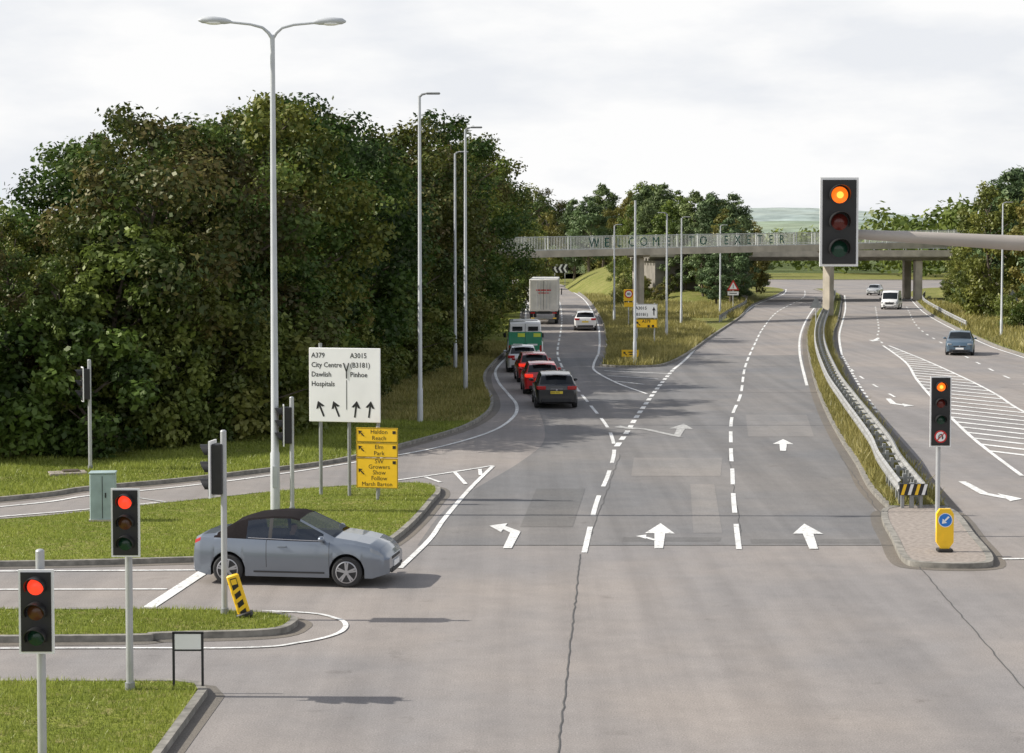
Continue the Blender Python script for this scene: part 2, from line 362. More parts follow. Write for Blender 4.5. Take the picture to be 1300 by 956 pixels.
for a,b_ in [((1.55,43.3),(0.62,26)),((9.0,44),(7.8,26))]:
    strip(mb,wob(a,b_,60,.018),0.022,M['seam'],0.0105)
strip(mb,[(-2.1,44.58),(9.0,44.58)],0.03,M['seam'],0.0111)
for x in (1.0,4.6,8.3): strip(mb,wob((x+.9,46),(x+2.6,64),40,.03),0.018,M['seam'],0.0108)
mb.obj('road_repairs')

# ------------------------------------------------------------------ markings
mk=MB(); zc=[0]
def zz(): zc[0]+=1; return 0.0145+(zc[0]%7)*0.0009
def solid(path,w=0.13,m=None): strip(mk,path,w,m or M['paint'],zz())
def dashed(path,mark,gap,w=0.13,m=None,start=0.0):
    P_,d=cum(path); tot=float(d[-1]); s=start
    while s<tot: strip(mk,sub(path,s,min(s+mark,tot)),w,m or M['paint'],0.0138); s+=mark+gap
solid(LINE_L,0.14)
dashed(Aline,4,2,0.13)
dashed(Bline,1.3,0.9,0.20)
solid(cat([(9.0,107.5),(10.7,118),(14.4,143),(21.9,185),(28,222),(37.6,268),(42.6,300)],6),0.17)
dashed(Cline,4,2,0.13)
solid(cat([(14.6,95.3),(18.3,122.5),(22.3,149),(27.6,180.5),(33.6,214),(43,264)],6),0.15)
solid(cat([(5.45,122),(4.75,112),(4.6,106),(5.3,97),(6.3,90)],6),0.14)
solid(cat([(5.5,122.5),(6.5,143),(7.75,177),(9.1,245),(8.7,300)],6),0.15)
for y in (97,101,105): solid([(5.1,y+1.5),(6.6+(y-97)*0.25,y-1.0)],0.2)
solid(cat([(-2.42,41.4),(-1.95,45.5),(-1.72,49),(-1.2,55),(-0.6,60.6)],5),0.13)
solid(cat([(-0.62,60.7),(-1.3,59.7),(-2.4,58.2),(-3.6,56.7)],5),0.13)
for a,b_ in [((-1.0,59.8),(-0.95,58.2)),((-1.75,58.9),(-1.35,56)),((-2.6,57.7),(-2.1,56.4))]: solid([a,b_],0.12)
solid([(-7.04,36.4),(-6.57,41.1)],0.26)
solid([(-30,40.6),(-10.98,41.0),(-6.6,41.15)],0.13); solid([(-20,38.7),(-7.0,38.85)],0.11)
solid(cat([(-30,32.6),(-8.83,33.1),(-4.75,33.15),(-3.73,33.6),(-3.17,34.3),(-3.05,35.1),(-3.3,35.8),(-4.1,36.4),(-6.6,36.6),(-12,36.7)],6),0.10)
solid([(-13,55.5),(-9.2,51.9)],0.12,M['paint2'])
solid(cat([(-22,44.3),(-13.1,49.3),(-9.6,52)],4),0.12,M['paint'])
HL=cat([(25.6,133),(23.3,114),(21,100),(18.9,86),(16.7,70),(15.4,58)],6); HR=cat([(26.0,133),(24.9,116),(23.6,100),(22.6,90),(21.2,78),(20.6,58)],6)
solid(HL,0.14); solid(HR,0.14)
for y in np.arange(58,128,2.4):
    f=lambda yy,H_: float(np.interp(yy,[p[1] for p in H_[::-1]],[p[0] for p in H_[::-1]]))
    w=f(y,HR)-f(y,HL)
    if w>0.4:
        ya=y+w*1.3; yb=y
        mk.add([(f(ya,HL)+.08,ya,0.0138),(f(ya+.5,HL)+.08,ya+.5,0.0138),(f(yb+.5,HR)-.08,yb+.5,0.0138),(f(yb,HR)-.08,yb,0.0138)],[(3,2,1,0)],M['paint'])
dashed(cat([(44,215),(34.3,163),(30.1,134),(27.1,110.6),(25.6,96),(24.5,75),(24,58)],6),2,4,0.14)
dashed(cat([(40.5,215),(31,163),(27.5,145),(25.9,134)],6),2,4,0.14)
solid(cat([(20.95,122.5),(25.3,149),(31,180.5),(37,214),(45.5,264)],6),0.15)
dashed(cat([(20.95,122.5),(17.2,95.3),(15.2,80)],6),1,1,0.14)
solid(offset(RIGHT,0.35)[12:],0.14)
solid([(10.9,42.6),(16,42.9)],0.16)
dashed(cat([(20.5,120),(18.6,104),(17.4,86)],6),2,4,0.12)
def arrow(kind,x,y,h,sc=1.0,m=None):
    X=Matrix.Translation((x,y,0))@Matrix.Rotation(R(-h),4,'Z')@Matrix.Scale(sc,4)
    def pg(p):
        z=zz()/sc; mk.add([(q[0],q[1],z) for q in p],[tuple(range(len(p)))],m or M['paint'],X)
    if kind=='S': pg([(-.1,-2),(.1,-2),(.13,.5),(-.13,.5)]); pg([(-.36,.3),(.36,.3),(0,2)])
    if kind=='L': pg([(-.02,-2),(.18,-2),(.22,.6),(.02,.9),(-.02,.9)]); pg([(.22,.6),(-.25,1.55),(-.25,.95),(.0,.35)]); pg([(-.25,.45),(-.2,1.95),(-.62,1.5)])
    if kind=='SL': pg([(-.1,-2),(.1,-2),(.13,.5),(-.13,.5)]); pg([(-.36,.3),(.36,.3),(0,2)]); pg([(-.1,-.9),(-.1,-.6),(-.34,-.25),(-.34,-.48)]); pg([(-.32,-.6),(-.32,.05),(-.56,-.2)])
arrow('L',-0.05,46.1,4); arrow('SL',3.55,46.1,5); arrow('S',7.12,46.0,5.5)
arrow('S',9.45,67,8); arrow('S',6.35,72.5,8,1.25,M['paint2']); arrow('L',5.2,72,-20,1.2,M['paint2'])
arrow('L',13.35,54.4,180,1.1); arrow('L',16.9,85,186,1.1); arrow('S',26.6,141,195,1.3); arrow('L',23.6,150,190,1.2)
mk.obj('road_markings')

# ------------------------------------------------------------------ vegetation
def leaf_quads(rng,P_,N,size,tint,asp=0.62):
    n=len(P_); a=rng.normal(size=(n,3)); a-= (a*N).sum(1)[:,None]*N; a/=np.linalg.norm(a,axis=1)[:,None]+1e-9
    b=np.cross(N,a); s=size[:,None]
    V=np.empty((n,4,3)); V[:,0]=P_-a*s; V[:,1]=P_+b*s*asp; V[:,2]=P_+a*s; V[:,3]=P_-b*s*asp
    return V.reshape(-1,3), np.repeat(tint,4)
def foliage_obj(name,mb,Vl,Tl,lm):
    nb=len(mb.v); V=np.vstack([np.array(mb.v).reshape(-1,3)]+Vl) if nb else np.vstack(Vl)
    q=(V.shape[0]-nb)//4; idx=(np.arange(q*4)+nb).reshape(-1,4)
    faces=[list(f) for f in mb.f]+idx.tolist()
    me=bpy.data.meshes.new(name); me.from_pydata(V.tolist(),[],faces)
    me.materials.append(M['bark']); me.materials.append(lm)
    me.polygons.foreach_set('material_index',[0]*len(mb.f)+[1]*q)
    at=me.attributes.new('tint','FLOAT','POINT'); at.data.foreach_set('value',np.r_[np.zeros(nb),np.concatenate(Tl)].astype(np.float32))
    me.update(); return me
def tree_mesh(name,seed,H,Rr,base,ncl,nlf,leaf,lm,pine=False,cs=(.15,.33)):
    rng=np.random.default_rng(seed); mb=MB()
    tp=[(0,0,-0.2)]
    for i in range(1,7): tp.append((rng.normal()*0.12*i**.5,rng.normal()*0.12*i**.5,H*0.86*i/6))
    r0=0.018*H; mb.tube(tp,[r0*(1-0.85*i/6) for i in range(7)],M['bark'],8)
    cl=[]; lob=rng.uniform(0,6.28,3)
    for i in range(ncl):
        t=(i+rng.random())/ncl; z=H*(base+(1-base)*t)
        if pine: prof=(1-t)**0.6*0.95+0.12; prof*= (1 if t>0.1 else .75)
        else: prof=math.sqrt(max(0.02,1-((t-0.42)/0.6)**2))
        th=i*2.399+rng.normal()*0.5; rr=Rr*prof*(0.35+0.65*rng.random()**0.5)*rng.uniform(.70,1.18)*(1+.28*math.sin(2*th+lob[0]+z*.5)+.15*math.sin(3*th+lob[1]))
        if t>0.93: rr*=0.6
        c=np.array([rr*math.cos(th),rr*math.sin(th),z-0.06*H*rng.random()]); cr=Rr*rng.uniform(*cs)*(0.7 if t>.85 else 1)
        cl.append((c,cr))
        if i%3==0:
            zz0=max(0.1*H,c[2]-rr*0.7); k=min(zz0/(H*0.86),1)
            mb.tube([(0,0,zz0),(c[0]*.5,c[1]*.5,(zz0+c[2])/2+.1),tuple(c)],[r0*.42*(1-.6*k),r0*.25,0.02],M['bark'],5,caps=False)
    Vl=[];Tl=[]
    for c,cr in cl:
        n=int(nlf*(cr/(Rr*.26))**2); d=rng.normal(size=(n,3)); d/=np.linalg.norm(d,axis=1)[:,None]
        rad=cr*(0.3+0.7*rng.random(n)**0.45)*(1+0.20*rng.normal(size=n))
        sq=np.array([1,1,.6 if pine else .72]); Pp=c+d*rad[:,None]*sq
        Nn=d*0.6+rng.normal(size=(n,3))*0.45+np.array([0,0,.35]); Nn/=np.linalg.norm(Nn,axis=1)[:,None]
        tint=np.clip(rng.uniform(.05,.95)+rng.normal(size=n)*.13,0,1)
        V,T=leaf_quads(rng,Pp,Nn,leaf*rng.uniform(.6,1.35,n),tint,0.62 if not pine else .35); Vl.append(V);Tl.append(T)
    return foliage_obj(name,mb,Vl,Tl,lm)
TB=[tree_mesh('broadleaf_tree',11,12,4.0,.10,95,320,.112,M['leafA']),tree_mesh('broadleaf_tree',12,12,3.3,.08,85,310,.106,M['leafA']),tree_mesh('broadleaf_tree',13,12,4.4,.14,105,310,.116,M['leafA']),tree_mesh('broadleaf_tree',14,12,2.8,.06,80,300,.10,M['leafA'])]
TP=[tree_mesh('pine_tree',21,13,3.3,.16,80,170,.24,M['leafP'],True),tree_mesh('pine_tree',22,13,3.8,.25,70,190,.24,M['leafP'],True)]
TM=[tree_mesh('broadleaf_tree',15,12,3.6,.06,75,190,.16,M['leafM']),tree_mesh('broadleaf_tree',16,12,3.0,.05,70,190,.16,M['leafM'])]
TS=[tree_mesh('shrub',31,3.2,2.0,.0,42,200,.085,M['leafS']),tree_mesh('shrub',32,3.2,1.7,.0,38,200,.085,M['leafS'])]
def bank(x,y):
    u=(x-22)/13.0; v=(y-305)/85.0; return 4.2*max(0,1-u*u-v*v)**0.8 if u*u+v*v<1 else 0.0
def bankR(x,y):
    e=float(np.interp(y,[p[1] for p in RIGHT],[p[0] for p in RIGHT])); d=x-e-4
    k=min(1,max(0,(y-110)/50)); return max(0,min(1,d/14))*3.0*k
def plant(meshes,name,x,y,h,Hb=12.0,z=0.1,w=None):
    me=random.choice(meshes); o=bpy.data.objects.new(name,me); col.objects.link(o); s=h/Hb
    o.location=(x,y,z); ws=s*(w or 1)*random.uniform(.88,1.12); o.scale=(ws,ws,s); o.rotation_euler=(0,0,random.uniform(0,6.28)); return o
def canopy(x,y):
    b=x/y
    return 7+y*float(np.interp(b,[-.32,-.265,-.245,-.22,-.19,-.155,-.143,-.11,-.094,-.075,-.061,-.037,-.018,-.008,.0],[.004,.012,.040,.062,.068,.066,.077,.078,.068,.056,.068,.065,.058,.038,.020]))*1.0
rowA=[(-26,60),(-21.5,61.8),(-17.4,64.2),(-15.2,67),(-12.9,69.5),(-11.6,72.5),(-10.6,76),(-9.8,80),(-9.4,84.5),(-9.1,89.5),(-8.5,95),(-7.8,101),(-7.2,108),(-6.4,115),(-5.7,123),(-5.0,131),(-4.6,140),(-4.2,150),(-3.9,160),(-3.6,172),(-3.4,185),(-3.0,200),(-2.4,216)]
for k,(x,y) in enumerate(rowA):
    plant(TB,'broadleaf_tree',x,y,canopy(x,y)*(random.uniform(.92,1.04) if k%3 else random.uniform(.68,.80)))
for x,y in rowA:
    if y<150:
        x2,y2=x-4.2+random.uniform(-1,1),y+5+random.uniform(-1,2); plant(TB,'broadleaf_tree',x2,y2,canopy(x2,y2)*random.uniform(.88,1.04))
for x,y in [(-36,78),(-31,84),(-42,90),(-25,72),(-20,76),(-17,84),(-30,66),(-34,70)]: plant(TB,'broadleaf_tree',x,y,canopy(x,y)*random.uniform(.92,1.02))
for x,y,h in [(-15.2,64.4,6.2),(-11.8,68.4,7.4),(-19.5,62,5.2),(-9.0,77,6.6),(-8.2,86,7.2),(-7.0,98,6.2),(-5.8,112,6.8),(-13.5,66.5,8.4)]: plant(TM,'broadleaf_tree',x,y,h,w=1.05)
edge=cat([(-24,59),(-18,61.3),(-13.8,63.6),(-11.0,66.6),(-9.4,70.5),(-8.3,75),(-7.5,81),(-6.9,88),(-6.1,97),(-5.3,106),(-4.2,117),(-3.4,128),(-2.8,140),(-2.3,155),(-1.8,175),(-1,200)],3)
for i,(x,y) in enumerate(edge): plant(TS,'shrub',x-.8+random.uniform(-.5,.5),y+random.uniform(-.5,.5),random.uniform(2.0,5.0),3.2)
mid=[(.006,322,14),(.018,345,15),(.032,360,15),(.047,350,15),(.060,330,13),(.069,300,12.5),(.078,280,12.5),(.087,262,12),(.095,250,12),(.103,240,11.5),(.109,230,11),(.113,222,10.5),(.090,232,10),(.080,248,10.5),(.070,270,11),(.115,240,11.5),(.122,255,9.5),(.127,275,8.5),(.099,226,9.5),(.062,285,10),(.118,226,8),(.106,216,7),(.012,300,11),(.04,335,13)]
for k,(r,y,h) in enumerate(mid):
    x=r*y; pn=k%3!=1; plant(TP if pn else TM,'pine_tree' if pn else 'broadleaf_tree',x,y,h*random.uniform(.85,1.04),13 if pn else 12,bank(x,y))
for k in range(24):
    y=random.uniform(405,470); x=random.uniform(-30,50); plant(TM if k%2 else TB[:2],'broadleaf_tree',x,y,random.uniform(14,20),12)
for k in range(18):
    x=random.uniform(12,26); y=random.uniform(205,290)
    if 0.05*y<x<0.118*y: plant(TS,'shrub',x,y,random.uniform(2,4),3.2,bank(x,y))
rt=[(44,182,12.5),(48,190,13.5),(51,200,14),(46.5,172,11.5),(50,178,14.5),(43.5,160,9.5),(47,164,13.5),(51,170,15.5),(42,150,8.5),(45,152,13.5),(55,212,13.5),(60,228,12),(58,220,13),(64,245,11),(68,262,10.5),(74,285,10),(54,186,15.5),(57,200,14.5),(41,143,8),(43,138,12),(46,196,8),(50,215,8)]
for k,(x,y,h) in enumerate(rt):
    pn=k%3!=0; plant(TP if pn else TM,'pine_tree' if pn else 'broadleaf_tree',x+1,y,h,13 if pn else 12,bankR(x,y))
for k in range(30):
    y=random.uniform(140,290); e=float(np.interp(y,[p[1] for p in RIGHT],[p[0] for p in RIGHT])); plant(TS,'shrub',e+random.uniform(4.8,8.5),y,random.uniform(1.5,3.2),3.2,bankR(e+5,y))
def heightfield(name,x0,x1,y0,y1,n,m_,fn,mt):
    b=MB(); vs=[(x0+(x1-x0)*i/n,y0+(y1-y0)*j/m_,fn(x0+(x1-x0)*i/n,y0+(y1-y0)*j/m_)) for j in range(m_+1) for i in range(n+1)]
    b.add(vs,[(j*(n+1)+i,j*(n+1)+i+1,(j+1)*(n+1)+i+1,(j+1)*(n+1)+i) for j in range(m_) for i in range(n)],mt); return b.obj(name,ang=180)
heightfield('grass_bank',8.5,36,218,392,24,60,lambda x,y: bank(x,y)+0.05 if bank(x,y)>0.02 else -0.1,M['grass2'])
heightfield('grass_bank',30,140,105,330,60,80,lambda x,y: (bankR(x,y)+0.10) if bankR(x,y)>0.01 else -0.1,M['grass2'])
rng=np.random.default_rng(5); Vl=[];Tl=[]; mbd=MB()
def mass(xa,xb,ya,yb,h,n):
    for k in range(n):
        x=rng.uniform(xa,xb); y=rng.uniform(ya,yb); hh=h*rng.uniform(.65,1.1); c=np.array([x,y,hh*.5]); m_=200
        d=rng.normal(size=(m_,3)); d/=np.linalg.norm(d,axis=1)[:,None]; d[:,2]=np.where(rng.random(m_)<.7,np.abs(d[:,2]),d[:,2])
        Pp=c+d*np.array([5.0,5.0,hh*.5])*(0.6+0.4*rng.random((m_,1)))
        Nn=d+rng.normal(size=(m_,3))*.5; Nn/=np.linalg.norm(Nn,axis=1)[:,None]
        V,T=leaf_quads(rng,Pp,Nn,rng.uniform(.4,1.0,m_),np.clip(rng.uniform(.2,.9)+rng.normal(size=m_)*.12,0,1)); Vl.append(V);Tl.append(T)
mass(60,330,400,520,10.5,190); mass(40,150,560,700,11,60); mass(150,420,330,420,13,70); mass(80,112,375,440,16,22); mass(-420,-60,380,520,17,120); mass(-160,-45,110,300,8,120)
me=foliage_obj('distant_trees',mbd,Vl,Tl,M['leafS']); o=bpy.data.objects.new('distant_trees',me); col.objects.link(o)
def ridge(name,y,x0,x1,pr,mt,depth=500):
    b=MB(); n=120; vs=[]
    for i in range(n+1):
        x=x0+(x1-x0)*i/n; h=pr(x)
        vs+=[(x,y,-1),(x,y+depth*.5,h*.72),(x,y+depth,h)]
    b.add(vs,[(3*i+j,3*i+3+j,3*i+4+j,3*i+1+j) for i in range(n) for j in (0,1)],mt); b.obj(name,ang=180)
def hillmat(name,c1,c2,c3):
    m=grassmat(name,c1,c2,c3)
    for k,s in (('Noise Texture',.004),('Noise Texture.001',.012),('Noise Texture.002',.03)): m.node_tree.nodes[k].inputs['Scale'].default_value=s
    return m
h1=hillmat('hill_fields_hazed',(0.24,0.31,0.22),(0.34,0.39,0.28),(0.26,0.32,0.26)); h2=hillmat('hill_far_hazed',(0.34,0.41,0.38),(0.42,0.47,0.42),(0.32,0.38,0.37))  # pale grey-green: distance haze is painted into both hill colours
hump=lambda x,c,w: math.exp(-((x-c)/w)**2)
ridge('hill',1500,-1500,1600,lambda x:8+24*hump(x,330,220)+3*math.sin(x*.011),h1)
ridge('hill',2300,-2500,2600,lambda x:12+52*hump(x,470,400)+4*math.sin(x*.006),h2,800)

def inside(poly,X,Y):
    P_=np.array(poly); c=np.zeros(len(X),bool); j=len(P_)-1
    for i in range(len(P_)):
        xi,yi=P_[i];xj,yj=P_[j]
        cond=((yi>Y)!=(yj>Y))&(X<(xj-xi)*(Y-yi)/((yj-yi)+1e-12)+xi); c^=cond; j=i
    return c
def blades(name,specs,lm):
    rng=np.random.default_rng(3); V=[];T=[]
    for poly,bb,dens,h,wd in specs:
        n=int((bb[1]-bb[0])*(bb[3]-bb[2])*dens); X=rng.uniform(bb[0],bb[1],n); Y=rng.uniform(bb[2],bb[3],n); k=inside(poly,X,Y); X=X[k];Y=Y[k]; n=len(X)
        patchy=np.sin(X*1.3+Y*.7)*np.sin(Y*1.1-X*.4)*.5+.5
        hh=h*rng.uniform(.4,1.2,n)*(.6+.7*patchy); a=rng.uniform(0,6.28,n); w=wd*rng.uniform(.6,1.3,n); lx=rng.normal(size=n)*.35*hh; ly=rng.normal(size=n)*.35*hh
        z0=np.full(n,KH-0.02); vv=np.empty((n,3,3)); vv[:,0]=np.c_[X-np.cos(a)*w,Y-np.sin(a)*w,z0]; vv[:,1]=np.c_[X+np.cos(a)*w,Y+np.sin(a)*w,z0]; vv[:,2]=np.c_[X+lx,Y+ly,z0+hh]
        V.append(vv.reshape(-1,3)); T.append(np.repeat(np.clip(.5*patchy+rng.uniform(0,.6,n),0,1),3))
    V=np.vstack(V); me=bpy.data.meshes.new(name); me.from_pydata(V.tolist(),[],np.arange(len(V)).reshape(-1,3).tolist()); me.materials.append(lm)
    at=me.attributes.new('tint','FLOAT','POINT'); at.data.foreach_set('value',np.concatenate(T).astype(np.float32)); me.update()
    o=bpy.data.objects.new(name,me); col.objects.link(o)
i1=inner(ISL1,.13); i2=inner(ISL2,.13); iv=inner(VERGE+[(-200,420),(-200,30)],.15); ino=inner(NOSE,.15); ir=inner(RES_L+RES_R,.12); irt=inner(RIGHT+[(400,330),(400,-10)],.2); i4=inner(ISL4,.15)
blades('short_grass',[(i1,(-14,-1.8,41,56),550,.07,.012),(i2,(-11,-3.8,33,37),800,.09,.011),(i4,(-9,-4.6,24,30.5),800,.09,.010),(iv,(-17,-.5,50,75),280,.12,.018)],M['leafG'])
blades('long_grass',[(iv,(-8,0,75,135),90,.22,.03),(ino,(4,16,109,180),80,.48,.04),(ino,(6,28,180,260),25,.5,.06),(ir,(9.5,30,50,180),120,.38,.025),(irt,(30,50,110,230),16,.5,.06)],M['leafY'])
wp=offset(edge,-0.6)+offset(edge,1.6)[::-1]
blades('undergrowth',[(wp,(-26,0,56,205),60,.9,.05)],M['leafS'])

# ------------------------------------------------------------------ vehicles
def wheel(mb,x,y,r,side,X,w=0.2,rimmat=None,sp=5):
    c=Vector((x,y,r)); s=side
    mb.tube([c+Vector((0,-s*w/2,0)),c+Vector((0,-s*w/2+s*.02,0)),c+Vector((0,s*w/2-s*.03,0)),c+Vector((0,s*w/2,0))],[r*.93,r,r,r*.90],M['rubber'],28,X)
    mb.disc(c+Vector((0,s*(w/2+.002),0)),(0,s,0),r*.72,M['dark'],28,X)
    rm=rimmat or M['alloy']
    n=28; vs=[]
    for k in range(n):
        t=2*math.pi*k/n
        for rr,yy in ((.72,.003),(.65,.012)): vs.append(c+Vector((math.cos(t)*r*rr,s*(w/2+yy),math.sin(t)*r*rr)))
    mb.add(vs,[(2*k,2*((k+1)%n),2*((k+1)%n)+1,2*k+1) for k in range(n)],rm,X)
    for k in range(sp):
        for dt in(-.13,.13):
            t=2*math.pi*k/sp+.3; d=Vector((math.cos(t+dt),0,math.sin(t+dt))); q=Vector((-math.sin(t),0,math.cos(t)))
            a=c+Vector((0,s*(w/2+.014+dt*.01),0)); b=c+Vector((0,s*(w/2+.010+dt*.01),0))+d*r*.68
            mb.add([a-q*.02,a+q*.02,b+q*.018,b-q*.018],[(0,1,2,3)],rm,X)
    mb.disc(c+Vector((0,s*(w/2+.018),0)),(0,s,0),r*.17,rm,14,X)
PROF={
'hatch':dict(top=[(-.5,.56),(-.492,.66),(-.465,.71),(-.385,.93),(-.31,.975),(-.12,1.0),(.05,.985),(.115,.945),(.26,.69),(.38,.63),(.455,.56),(.49,.47),(.5,.38)],belt=[(-.5,.54),(-.46,.665),(-.3,.655),(.1,.63),(.26,.625),(.38,.585),(.455,.51),(.5,.34)],
   win=(.115,.26),rear=(-.465,-.385),side=(-.40,.20),pill=[(-.27,-.235),(-.065,-.03)]),
'suv':dict(top=[(-.5,.55),(-.493,.66),(-.47,.70),(-.40,.93),(-.36,.965),(-.12,1.0),(.05,.99),(.12,.94),(.25,.70),(.38,.66),(.46,.60),(.492,.50),(.5,.38)],belt=[(-.5,.53),(-.46,.66),(-.3,.655),(.1,.64),(.25,.64),(.38,.62),(.46,.55),(.5,.34)],
   win=(.12,.25),rear=(-.47,-.40),side=(-.41,.19),pill=[(-.28,-.24),(-.065,-.03)]),
'conv':dict(top=[(-.5,.42),(-.497,.60),(-.486,.685),(-.455,.725),(-.38,.745),(-.35,.79),(-.29,.90),(-.22,.96),(-.10,.998),(.0,.998),(.045,.965),(.225,.715),(.33,.675),(.41,.625),(.455,.57),(.483,.49),(.495,.42),(.5,.34)],belt=[(-.5,.40),(-.486,.64),(-.455,.685),(-.3,.675),(.04,.652),(.225,.645),(.33,.62),(.41,.572),(.455,.515),(.483,.44),(.5,.31)],
   win=(.045,.225),rear=(-.335,-.295),side=(-.22,.17),pill=[(-.108,-.090)]),
'van':dict(top=[(-.5,.93),(-.49,.97),(-.3,1.0),(.1,1.0),(.22,.97),(.27,.90),(.385,.56),(.46,.50),(.49,.42),(.5,.34)],belt=[(-.5,.50),(.27,.50),(.385,.49),(.46,.44),(.5,.30)],
   win=(.27,.385),rear=(9,9),side=(.12,.32),pill=[]),
}
def car(name,kind,L,W,H,paint_,loc,head,roofmat=None,xf=.293,xr=-.314,rw=.325,glass=None,plate=None,front=True,detail=True,brake=False,parts=None):
    pr=PROF[kind]; mb=MB(); g=glass or M['glass']; hw=W/2
    tx,tz=zip(*pr['top']); bx,bz=zip(*pr['belt'])
    wfx,wfz=zip(*[(-.5,.82),(-.49,.91),(-.46,.96),(-.38,.985),(-.2,1),(.2,1),(.36,.985),(.42,.96),(.46,.91),(.485,.84),(.5,.74)])
    if kind=='van': wfx,wfz=(-.5,-.49,.3,.45,.49,.5),(.95,1,1,.93,.82,.72)
    xs=set([round(a*L,4) for a in tx]+[round(a*L,4) for a in bx]+[round(a*L,4) for a in wfx])
    for a in np.arange(-.5,.5,.025): xs.add(round(a*L,4))
    for p in pr['pill']+[pr['side'],pr['win'],pr['rear']]:
        for q in p:
            if abs(q)<.5: xs.add(round(q*L,4))
    Ra=rw+.05
    for xw in (xf*L,xr*L):
        for t in np.linspace(0,math.pi,17): xs.add(round(xw+Ra*math.cos(t),4))
        xs.add(round(xw+Ra+.002,4)); xs.add(round(xw-Ra-.002,4))
    seams=[]
    if detail and kind!='van':
        seams=[.205*L,(-.09 if kind!='conv' else -.115)*L]+([-.29*L] if kind!='conv' else [])
        for s_ in seams: xs.add(round(s_-.006,4)); xs.add(round(s_+.006,4))
    xs=sorted(xs); S=[]
    for x in xs:
        f=x/L; top=np.interp(f,tx,tz)*H; belt=min(np.interp(f,bx,bz)*H,top-.035); w=np.interp(f,wfx,wfz)*hw
        zb=.19+.10*max(0,(abs(f)-.42)/.08)
        for xw in (xf*L,xr*L):
            dx=abs(x-xw)
            if dx<=Ra+.0005: zb=max(zb,rw+math.sqrt(max(0,Ra*Ra-dx*dx)))
        cab=min(1,max(0,(top-belt)/(.30*H)))
        wr=w*(.90-(.17 if kind!='van' else .04)*cab)
        zm=max(.40*H if kind!='van' else .25*H,zb+.015); z3=max(belt-.07,zm+.01); z4=max(belt,z3+.01)
        zlo=min(max(.27*H,zb+.008),zm-.004)
        S.append([(w*.6,zb+.0),(w*.955,zb),(w*.975,zlo),(w,zm),(w*.985,z3),(w*.94,z4),(wr,max(top-.055,z4+.004)),(wr*.93,max(top-.018,z4+.008)),(0,max(top+.012*cab,z4+.012))])
    K=9; vs=[]; 
    for x,s in zip(xs,S):
        for (y,z) in s: vs.append((x,y,z))
        for (y,z) in s: vs.append((x,-y,z))
    groups={}
    for i in range(len(xs)-1):
        xm=(xs[i]+xs[i+1])/2/L; thin=any(abs((xs[i]+xs[i+1])/2-s_)<.005 for s_ in seams)
        for k in range(K-1):
            m_=paint_
            hcab=(S[i][6][1]-S[i][5][1]); 
            if k==0: m_=M['dark']
            elif k==1 and kind in('suv',): m_=M['dark']
            elif thin and k in(2,3,4): m_=M['dark']
            elif kind=='conv' and k==4 and .405<xm<.475: m_=M['head']
            elif kind=='conv' and k==4 and xm<-.455: m_=M['tail']
            elif k==5:
                inside_=pr['side'][0]<xm<pr['side'][1] and hcab>.08
                if inside_ and not any(a<xm<b for a,b in pr['pill']): m_=g
                elif inside_: m_=M['dark']
                elif roofmat and -.40<xm<=pr['side'][0] and hcab>.03: m_=roofmat
            elif k in(6,7):
                if k==7 and pr['win'][0]<xm<pr['win'][1]: m_=g
                elif k==7 and pr['rear'][0]<xm<pr['rear'][1]: m_=M['glass']
                elif roofmat and -.37<xm<pr['win'][0]: m_=roofmat
            for sgn in (0,1):
                a=i*2*K+sgn*K+k; b=a+1; c=a+2*K+1; d=a+2*K
                groups.setdefault(m_,[]).append((a,d,c,b) if sgn==0 else (a,b,c,d))
    base=len(mb.v); first=True
    for m_,fs in groups.items():
        if first: mb.add(vs,fs,m_); first=False
        else:
            k=mb.mi(m_)
            for f in fs: mb.f.append(tuple(i+base for i in f)); mb.m.append(k)
    k=mb.mi(paint_)
    for e,rev in ((0,False),((len(xs)-1),True)):
        ring=[e*2*K+j for j in range(K)]+[e*2*K+K+j for j in range(K-2,-1,-1)]
        mb.f.append(tuple(ring if rev else ring[::-1])); mb.m.append(k)
    mb.box((0,0,.36),(L*.86,W*.62,.30),M['dark'])
    for xw in(xf*L,xr*L):
        for sd in(-1,1): wheel(mb,xw,sd*(hw-.11),rw,sd,None,.21)
    if kind!='van':
        xm=(pr['win'][1]-.055)*L
        for sd in(-1,1):
            mb.ellip((xm,sd*(hw+.06),.70*H),(.07,.10,.065),paint_); mb.box((xm+.01,sd*(hw-.03),.665*H),(.05,.12,.03),M['dark'])
    else:
        for sd in(-1,1): mb.box((.28*L,sd*(hw+.1),.55*H),(.06,.16,.28),M['dark'],bev=.015)
    xe=-L/2
    if kind in('hatch','suv'):
        tl=M['tailon'] if brake else M['tail']
        for sd in(-1,1):
            mb.box((xe+.035,sd*hw*.70,.60*H),(.12,hw*.40,.105*H),tl,bev=.02)
            mb.box((xe+.13,sd*hw*.905,.61*H),(.16,.05,.09*H),tl,bev=.015)
        mb.box((xe+.0,0,.245*H),(.08,W*.70,.10*H),M['dark'],bev=.02)
        mb.box((xe-.006,0,.47*H),(.02,.52,.115),M['plate_y'])
        mb.box((xe+.03,0,.565*H),(.05,W*.28,.02*H),M['alloy'])
        mb.box((xe+.37 if kind=='suv' else xe+.43,0,.955*H),(.22,W*.52,.03),paint_,bev=.01)
        if plate: mb.text(plate,.10,(xe-.018,.235,.47*H-.035),M['txt'],face='-X',sx=.80)
        mb.disc((xe-.003,0,.545*H),(-1,0,0),.04,M['alloy'],12)
